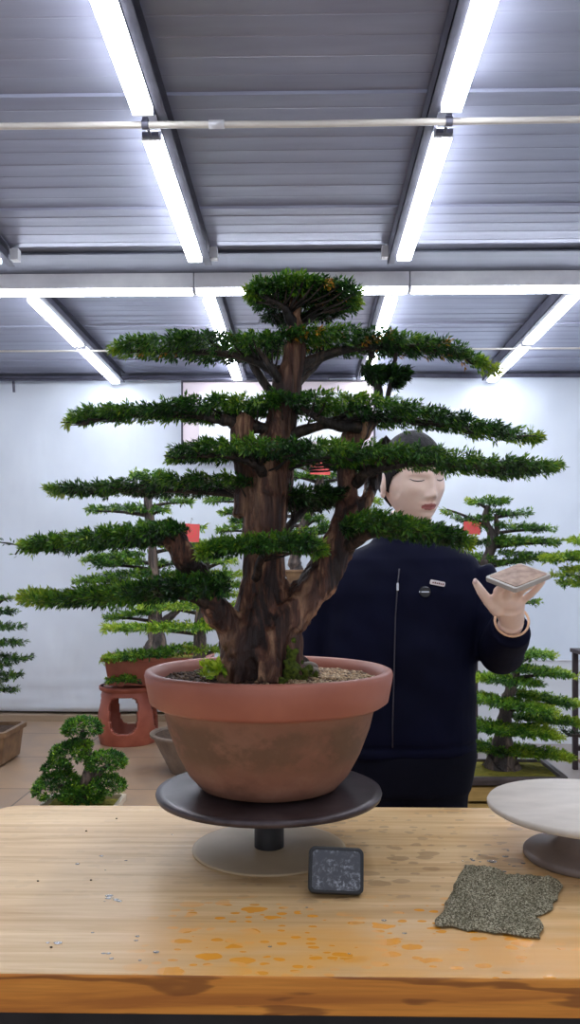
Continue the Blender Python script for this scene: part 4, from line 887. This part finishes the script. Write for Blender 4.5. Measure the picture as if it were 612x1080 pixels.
# ================================================================== BACKGROUND BONSAI
def bg_tree(name, label, D, trunk_paths, pads, L, base, barkm='greybark', tone=1.0, fresh=.35, dens=1.0, group='bonsai trees behind the person', tip=.3, w=0.2):
    t = empty(name, base); tag(t, label, 'bonsai tree', group)
    mb = MB()
    for path in trunk_paths: limb(mb, path, seg=12, D=D, wob=.25)
    tk = mb.build('trunk', M[barkm], t, smooth=True)
    ctr = np.array(trunk_paths[0], float)
    for pd in pads:
        u0_, u1_, v0_, v1_, th_ = pd[:5]
        n_ = 7; st = []
        inner_left = abs(u1_ - np.interp((v0_ + v1_) / 2, ctr[::-1, 1], ctr[::-1, 0])) < abs(u0_ - np.interp((v0_ + v1_) / 2, ctr[::-1, 1], ctr[::-1, 0]))
        for k in range(n_):
            f = k / (n_ - 1); u = u0_ + (u1_ - u0_) * f; v = v0_ + (v1_ - v0_) * f
            tu = np.interp(v, ctr[::-1, 1], ctr[::-1, 0])
            g_ = (0.28 + .72 * math.sin(PI * (0.12 + .62 * f))) if inner_left else (0.28 + .72 * math.sin(PI * (.88 - .62 * f)))
            hh = th_ * g_ * (1 + .15 * math.sin(u * .7)); st.append((u, v - hh * .55, v + hh * .45))
        length = (u1_ - u0_); tv = (v0_ + v1_) / 2; tu = np.interp(tv, ctr[::-1, 1], ctr[::-1, 0]); td = np.interp(tv, ctr[::-1, 1], ctr[::-1, 2])
        dd = pd[5] if len(pd) > 5 else 0
        bm_ = MB(); far = (u0_ + .12 * length, v0_) if inner_left else (u1_ - .12 * length, v1_)
        near_ = (min(max(tu, u0_ - 12), u1_ + 12), tv + 5)
        limb(bm_, [(tu, tv + 7, td, 2.2), ((tu + far[0]) / 2, (tv + far[1]) / 2 + 2, td + dd, 1.5), (far[0], far[1], td + dd, .7)], seg=6, D=D)
        b_ = bm_.build('branch', M['twig'], t, smooth=True)
        cnt = int(max(30, length * th_ * .28 * dens))
        tips = 'l' if inner_left else 'r'
        foliage_pad(b_, st, D + dd, w * min(1, length / 60), cnt, L, P(tu, tv, D), tips, 12, tone, fresh, tip, 0)
    return t

def add_pot(t, c, rx, ry, h, z0, mat, soilm='yellowmoss', flare=1.12, rim=.02, rect=True, feet=True):
    """shallow pot with lip, soil and feet; c centre, z0 underside"""
    def ringpts(sx, sy, z, r):
        pts = []
        if rect:
            for (a, b) in rrect(2 * sx, 2 * sy, r, 4): pts.append((c[0] + a, c[1] + b, z))
        else:
            for k in range(40): pts.append((c[0] + sx * math.cos(2 * PI * k / 40), c[1] + sy * math.sin(2 * PI * k / 40), z))
        return pts
    levels = [(1 / flare, 0, .8), (1 / flare, .0, 1), (.985, h - rim, 1), (1.05, h - rim + .002, 1), (1.06, h, 1), (.96, h + .001, 1), (.94, h - rim, 1)]
    vs = []; n = None
    z0_ = z0 + (.015 if feet else 0); hh = h - (.015 if feet else 0)
    for (s, zz, e) in [(1 / flare, 0, 1), (.985, hh - rim, 1), (1.05, hh - rim + .002, 1), (1.06, hh, 1), (.95, hh + .001, 1), (.93, hh - rim, 1)]:
        rr = ringpts(rx * s, ry * s, z0_ + zz, min(rx, ry) * .12); n = len(rr); vs += rr
    fs = [tuple(range(n))[::-1]] + [(i * n + k, i * n + (k + 1) % n, (i + 1) * n + (k + 1) % n, (i + 1) * n + k) for i in range(5) for k in range(n)]
    pt = MB().add(vs, fs).build('pot', mat, t, smooth=False, bevel=.002)
    if feet:
        for sx in (-1, 1):
            for sy in (-1, 1): MB().box((c[0] + sx * rx * .7 - .02, c[1] + sy * ry * .6 - .02, z0), (c[0] + sx * rx * .7 + .02, c[1] + sy * ry * .6 + .02, z0_ + .001)).build('foot', mat, pt)
    rr = ringpts(rx * .935, ry * .935, z0_ + hh - rim * .7, min(rx, ry) * .12); cz_ = (c[0], c[1], z0_ + hh + rim * .1)
    vs = [cz_] + [tuple(np.array(cz_) * .5 + np.array(r_) * .5 + [0, 0, .004]) for r_ in rr] + rr; n = len(rr)
    fs = [(0, 1 + k, 1 + (k + 1) % n) for k in range(n)] + [(1 + k, 1 + n + k, 1 + n + (k + 1) % n, 1 + (k + 1) % n) for k in range(n)]
    MB().add(vs, fs).build('moss' if 'moss' in soilm else 'soil', M[soilm], t, smooth=True)
    return pt

# A: tall tree on the ceramic stool, left
DA = 5.98
cA = P(140, 740, DA); zA = P(140, 722, DA)[2]
A = bg_tree('potted_bonsai', 'tall narrow tiered bonsai in a red rectangular pot on the ceramic stool', DA,
  [[(164, 694, 0, 18), (165, 680, 0, 11), (164, 655, 0, 8), (163, 620, 0, 6), (161, 580, 0, 5), (158, 550, 0, 5), (156, 525, 0, 4), (157, 506, 0, 2)], [(168, 660, 0, 5), (180, 650, 0, 4), (192, 640, 0, 3)]],
  [(139, 173, 502, 501, 11), (93, 152, 539, 535, 8), (139, 178, 539, 538, 7), (165, 203, 526, 530, 6), (130, 160, 518, 518, 8), (87, 150, 591, 584, 9), (98, 154, 596, 592, 9), (80, 162, 614, 604, 11), (166, 190, 594, 594, 7), (168, 196, 604, 605, 7), (146, 212, 640, 637, 8), (112, 160, 652, 646, 9), (190, 216, 558, 556, 5), (166, 215, 575, 577, 8), (160, 216, 622, 620, 8), (112, 206, 695, 684, 14, -.2), (113, 146, 718, 715, 7, -.25)],
  .028, (cA[0], cA[1], zA), tone=1.0, fresh=.38, w=.16)
cp = P(168, 700, DA); add_pot(A, (cp[0], cp[1], 0), .37, .2, P(0, 691, DA)[2] - zA - .001, zA + .001, M['terracotta'], 'yellowmoss', 1.1, .03)
# ceramic stool with keyhole windows
stl = empty('ceramic_stool', (cp[0] - .12, cA[1], 0)); tag(stl, 'red ceramic drum stool with rounded window openings under the tall left bonsai', 'stool')
cx, cy = P(135, 760, DA)[:2]; Hs = zA - .0005; nS = 4; vs = []; fs = []
def drum(z): f = z / Hs; return .185 + .045 * math.sin(PI * min(1, f * .95 + .12)) + (.02 if f > .92 else 0)
segs, lev = 128, 56
grid = {}
for j in range(lev + 1):
    z = Hs * j / lev
    for k in range(segs): a = 2 * PI * k / segs + PI / 4 + .05; r = drum(z); grid[(j, k)] = len(vs); vs.append((cx + r * math.cos(a), cy + r * math.sin(a), z))
def in_window(f, loc):
    hw_w = .72 - .2 * (1 - (f - .22) / .56); x_ = abs(loc) / hw_w; y_ = abs(f - .53) / .31
    return x_ ** 4 + y_ ** 4 < 1
for j in range(lev):
    for k in range(segs):
        if in_window((j + .5) / lev, ((k + .5) % 32 - 16) / 16): continue
        k2 = (k + 1) % segs; fs.append((grid[(j, k)], grid[(j, k2)], grid[(j + 1, k2)], grid[(j + 1, k)]))
o = MB().add(vs, fs).build('drum_body', M['terracotta'], stl, smooth=True); m = o.modifiers.new('s', 'SOLIDIFY'); m.thickness = .028; m.offset = -1
MB().lathe([(0, Hs - .03), (.20, Hs - .03), (.21, Hs - .022), (.21, Hs - .004), (.2, Hs), (0, Hs)], (cx, cy, 0), 64).build('stool_top', M['terracotta'], stl, smooth=True)
# A2: tree in the grey round pot behind the big pot
DA2 = 5.1; c2 = P(206, 790, DA2)
A2 = bg_tree('potted_bonsai', 'yellow-green tiered bonsai in a grey round pot directly behind the big terracotta pot', DA2,
  [[(209, 778, 0, 12), (210, 720, 0, 8), (211, 670, 0, 6.5), (212, 640, 0, 5), (216, 610, 0, 4), (220, 585, 0, 3), (222, 570, 0, 2)]],
  [(205, 240, 574, 573, 8), (198, 250, 592, 592, 6), (208, 258, 604, 606, 6), (225, 257, 615, 618, 7), (180, 222, 612, 610, 7), (222, 257, 626, 627, 6), (206, 257, 637, 640, 7), (150, 222, 641, 640, 7), (110, 226, 663, 661, 11, -.12), (200, 245, 684, 686, 7), (212, 252, 655, 660, 7)],
  .026, (c2[0], c2[1], 0), barkm='greybark', fresh=.62, w=.16, tip=.35)
add_pot(A2, (c2[0], c2[1], 0), .27, .27, P(0, 772, DA2)[2], 0.0005, M['greypot'], 'soil', 1.75, .02, rect=False, feet=False)
mb = MB().ball(P(233, 674, 5.6), (.03, .03, .02)); mb.ball(P(232, 682, 5.6), (.04, .03, .025)); mb.ball(P(236, 688, 5.6), (.05, .05, .03)); 
# B: behind the trunk
DB = 6.25; cB = P(322, 616, DB)
Bt = bg_tree('potted_bonsai', 'tiered bonsai on the dark stand seen through gaps behind the main trunk', DB,
  [[(312, 606, 0, 8), (312, 585, 0, 6), (320, 555, 0, 5), (332, 525, 0, 5), (338, 503, 0, 4), (330, 494, 0, 2)]],
  [(217, 262, 529, 524, 7), (234, 265, 542, 537, 7), (243, 266, 551, 546, 6), (231, 266, 560, 554, 8), (296, 334, 502, 503, 9), (300, 322, 491, 490, 8), (312, 342, 546, 548, 8), (308, 345, 561, 560, 8), (325, 402, 503, 502, 9), (330, 400, 528, 530, 9), (262, 330, 520, 522, 9), (335, 395, 555, 560, 9)],
  .028, (cB[0], cB[1], cB[2]), fresh=.36, w=.15)
add_pot(Bt, (cB[0], cB[1], 0), .16, .11, P(0, 601, DB)[2] - cB[2] - .001, cB[2] + .0005, M['brownpot'], 'soil', 1.2, .02)
sb = empty('plant_stand', (cB[0], cB[1], 0)); tag(sb, 'dark wooden plant stand hidden behind the main trunk and limb', 'stand')
def stand(t, c, hx, hy, z, leg=.018):
    MB().box((c[0] - hx, c[1] - hy, z - .025), (c[0] + hx, c[1] + hy, z)).build('stand_top', M['shelf'], t, bevel=.003)
    for sx in (-1, 1):
        for sy in (-1, 1): x_, y_ = c[0] + sx * (hx - leg - .01), c[1] + sy * (hy - leg - .01); MB().box((x_ - leg, y_ - leg, 0), (x_ + leg, y_ + leg, z - .025)).build('leg', M['shelf'], t, bevel=.003)
    mb = MB(); zz = .12
    for sy in (-1, 1): y_ = c[1] + sy * (hy - leg - .01); mb.box((c[0] - hx + 2 * leg + .01, y_ - .01, zz), (c[0] + hx - 2 * leg - .01, y_ + .01, zz + .03))
    mb.build('stretcher', M['shelf'], t)
stand(sb, cB, .2, .15, cB[2])
# C: left edge
DC = 5.35; cC = P(-24, 800, DC)
Ct = bg_tree('potted_bonsai', 'dark green tiered bonsai in a brown flared tray cut off by the left edge', DC,
  [[(-14, 778, 0, 9), (-10, 740, 0, 6), (-5, 700, 0, 4), (-4, 660, 0, 3), (-4, 632, 0, 1.5)]],
  [(-6, 11, 631, 631, 3), (-30, 16, 646, 645, 7), (-35, 21, 660, 662, 7), (-38, 22, 676, 679, 7), (-40, 29, 691, 696, 7), (-40, 9, 701, 702, 7), (-42, 20, 710, 713, 7), (-40, 4, 719, 719, 6), (-42, 17, 726, 728, 6)],
  .022, (cC[0], cC[1], 0), tone=.8, fresh=.25, dens=1.3, w=.16)
add_pot(Ct, (cC[0], cC[1], 0), .25, .2, P(0, 773, DC - .2)[2], .0005, M['brownpot'], 'soil', 1.1, .035)
# D: small cushion shrub behind the table, front left
DD = 3.6; cD = P(84, 850, DD); Dt = empty('potted_bonsai', (cD[0], cD[1], 0)); tag(Dt, 'small bushy dark green bonsai of rounded cushions low behind the table, front left', 'bonsai tree', 'bonsai trees behind the person')
mb = MB(); limb(mb, [(88, 862, 0, 9), (86, 840, 0, 7), (92, 820, -.02, 6), (95, 803, 0, 5), (88, 785, 0, 4), (87, 770, 0, 2)], seg=10, D=DD); limb(mb, [(90, 830, 0, 5), (104, 815, 0, 4), (116, 806, 0, 2)], seg=8, D=DD); limb(mb, [(88, 842, 0, 5), (72, 832, 0, 4), (60, 828, 0, 2)], seg=8, D=DD)
dtk = mb.build('trunk', M['greybark'], Dt, smooth=True)
for (u, v, ru, rv) in ((87, 769, 20, 12), (75, 796, 21, 13), (112, 805, 21, 12), (62, 832, 26, 17), (112, 829, 20, 11), (88, 838, 22, 15), (60, 812, 15, 9), (84, 786, 12, 7)):
    n_ = int(ru * rv * 1.5); cs = unit(RNG.normal(size=(n_, 3))); cs[:, 2] = np.abs(cs[:, 2]) * 1.2 - .35; cs = unit(cs) * RNG.uniform(.65, 1, (n_, 1)) ** .5
    pp_ = P(u, v, DD) + cs * np.array([ru / F * DD, ru / F * DD, rv / F * DD])
    frs = np.clip(.34 + .4 * np.array([mnoise.noise(Vector(q_) * 16) for q_ in pp_]), 0, 1)
    pos, d, ln, wd, ti = tufts(pp_, cs, 9, .014, .012, frs, 1.15, .3, wr=.42); link('foliage_pad', leaf_mesh('foliage_pad', pos, d, ln, wd, ti), dtk, M['leaf'], smooth=False)
add_pot(Dt, (cD[0] + .01, cD[1], 0), .165, .12, P(0, 845, DD)[2], .0005, M['creampot'], 'yellowmoss', 1.15, .03)
# E: right, behind the arm
DE = 5.5; cE = P(478, 668, DE)
Et = bg_tree('potted_bonsai', 'dark green tiered bonsai rising behind the raised hand to the right of the person', DE,
  [[(482, 655, 0, 10), (492, 630, 0, 8), (506, 605, 0, 7), (516, 585, 0, 6), (519, 565, 0, 5), (512, 548, 0, 4), (515, 533, 0, 2.5)], [(516, 580, 0, 4), (524, 560, 0, 3), (523, 542, 0, 2)]],
  [(494, 534, 530, 530, 11), (514, 560, 541, 542, 6), (486, 518, 549, 547, 7), (520, 582, 554, 559, 8), (520, 589, 568, 573, 8), (500, 550, 572, 572, 12), (526, 585, 583, 590, 9), (520, 558, 594, 592, 7), (466, 512, 537, 560, 4), (470, 520, 588, 590, 12), (540, 568, 634, 636, 4)],
  .024, (cE[0], cE[1], cE[2]), tone=.95, fresh=.34, dens=1.15, w=.16)
add_pot(Et, (cE[0], cE[1], 0), .14, .14, P(0, 652, DE)[2] - cE[2] - .001, cE[2] + .0005, M['darkpot'], 'soil', 1.15, .02)
se = empty('plant_stand', (cE[0], cE[1], 0)); tag(se, 'dark wooden plant stand standing on the floor directly behind the person', 'stand'); stand(se, cE, .15, .15, cE[2])
# F: low right tree in a tray on a crate
DF = 4.15; cF = P(527, 822, DF); zF = P(0, 829, DF - .2)[2]
Ft = bg_tree('potted_bonsai', 'broad yellow-green bonsai in a shallow dark rectangular tray on a crate at right', DF,
  [[(529, 818, 0, 22), (529, 806, 0, 17), (530, 795, 0, 13), (531, 770, 0, 8), (534, 750, 0, 7), (538, 730, 0, 6), (544, 712, 0, 4), (550, 694, 0, 2)], [(522, 816, -.03, 8), (526, 800, 0, 8)], [(540, 817, -.03, 8), (534, 800, 0, 8)]],
  [(530, 581, 691, 690, 11), (530, 602, 704, 712, 12), (497, 566, 714, 720, 14), (538, 612, 730, 744, 13, .1), (490, 583, 734, 750, 17, -.1), (535, 612, 755, 763, 12, .12), (488, 586, 764, 775, 19, -.12), (484, 600, 785, 798, 16)],
  .019, (cF[0], cF[1], zF), fresh=.42, dens=1.5, w=.2, tip=.5)
zr = P(0, 820, DF - .2)[2]
add_pot(Ft, (cF[0] + .0, cF[1], 0), .275, .19, zr - zF + .02, zF - .02, M['darkpot'], 'yellowmoss', 1.1, .02)
cr = empty('crate', (cF[0], cF[1], 0)); tag(cr, 'yellowish wooden slatted crate under the broad bonsai tray at right', 'crate'); zc_ = zF - .0205
for k, (a, b) in enumerate(((.0, .045), (.06, .105), (.12, zc_ - .0))):
    if b > a: 
        MB().box((cF[0] - .2, cF[1] - .15, a), (cF[0] + .19, cF[1] - .135, b)).build('slat', M['crate'], cr, bevel=.002); MB().box((cF[0] - .2, cF[1] + .135, a), (cF[0] + .19, cF[1] + .15, b)).build('slat', M['crate'], cr, bevel=.002)
for sx in (-.2, .175): MB().box((cF[0] + sx, cF[1] - .134, 0), (cF[0] + sx + .015, cF[1] + .134, zc_)).build('end_panel', M['crate'], cr, bevel=.002)
MB().box((cF[0] - .184, cF[1] - .134, zc_ - .012), (cF[0] + .174, cF[1] + .134, zc_)).build('top_board', M['crate'], cr)
# G: right edge on tall dark stand
DG = 5.0; cG = P(652, 690, DG); zG = P(0, 686, DG)[2]
Gt = bg_tree('potted_bonsai', 'yellow-green bonsai on a tall dark stand cut off by the right edge', DG,
  [[(652, 672, 0, 10), (652, 640, 0, 7), (648, 610, 0, 5), (642, 580, 0, 4), (640, 560, 0, 2)]],
  [(602, 650, 571, 566, 11), (573, 650, 590, 584, 13), (598, 655, 601, 600, 12), (582, 655, 606, 612, 4), (592, 660, 615, 618, 9)],
  .022, (cG[0], cG[1], zG), fresh=.6, dens=1.4, w=.16, tip=.3)
add_pot(Gt, (cG[0], cG[1], 0), .17, .12, P(0, 668, DG)[2] - zG - .001, zG + .0005, M['darkpot'], 'soil', 1.15, .02)
sg = empty('plant_stand', (cG[0], cG[1], 0)); tag(sg, 'tall dark wooden plant stand at the right edge, only its left leg showing', 'stand'); stand(sg, cG, .245, .16, zG, .016)
# small dark leafy tip that droops in from the right edge
bm_ = MB(); sp_w, _ = limb(bm_, [(640, 800, 0, 5), (628, 782, 0, 3), (612, 776, 0, 2), (600, 775, 0, 1.4), (594, 770, 0, .8)], D=4.6, seg=6)
cH = P(645, 815, 4.6); Ht = empty('potted_bonsai', (cH[0], cH[1], 0)); tag(Ht, 'dark drooping leafy branch tip entering at the lower right edge', 'bonsai tree')
limb(bm_, [(648, 812, 0, 9), (644, 795, 0, 6), (640, 775, 0, 3)], D=4.6, seg=8); tk = bm_.build('trunk', M['twig'], Ht, smooth=True)
foliage_pad(tk, [(592, 767, 772), (600, 770, 778), (615, 768, 784), (650, 760, 786)], 4.6, .1, 90, .02, P(645, 775, 4.6), 'l', 10, .6, .1, .1)
add_pot(Ht, (cH[0], cH[1], 0), .14, .12, P(0, 806, 4.6)[2], .0005, M['brownpot'], 'soil', 1.15, .02)
# red paper tags
def tagp(u, v, hw_, hh_, D, label, rot=0.0):
    w2, h2 = hw_ / F * D, hh_ / F * D; c = P(u, v, D); a = rot
    R_ = np.array([[math.cos(a), 0, math.sin(a)], [0, 1, 0], [-math.sin(a), 0, math.cos(a)]])
    mb = MB().box((-w2, -.001, -h2), (w2, .001, h2), R_, c); t = empty('red_tag', c - [0, 0, h2]); tag(t, label, 'tag', 'red paper tags')
    mb.build('paper', M['red'], t, origin=c); MB().tube([c + [0, 0, h2 - .001], c + [.004, .01, h2 + .02], c + [0, .05, h2 + .04], c + [0, .11, h2 + .03]], .0012, 6).build('string', M['twig'], t)
tagp(201, 562, 9.5, 9.5, 5.0, 'red square paper tag hanging left of the main trunk, largest of the red tags', .05)
tagp(338, 494, 10.5, 6.5, 5.98, 'red paper tag behind the main tree, seen between trunk and person', .05)
tagp(498, 557, 9, 6.5, 5.44, 'red paper tag on the bonsai behind the raised hand', .08)
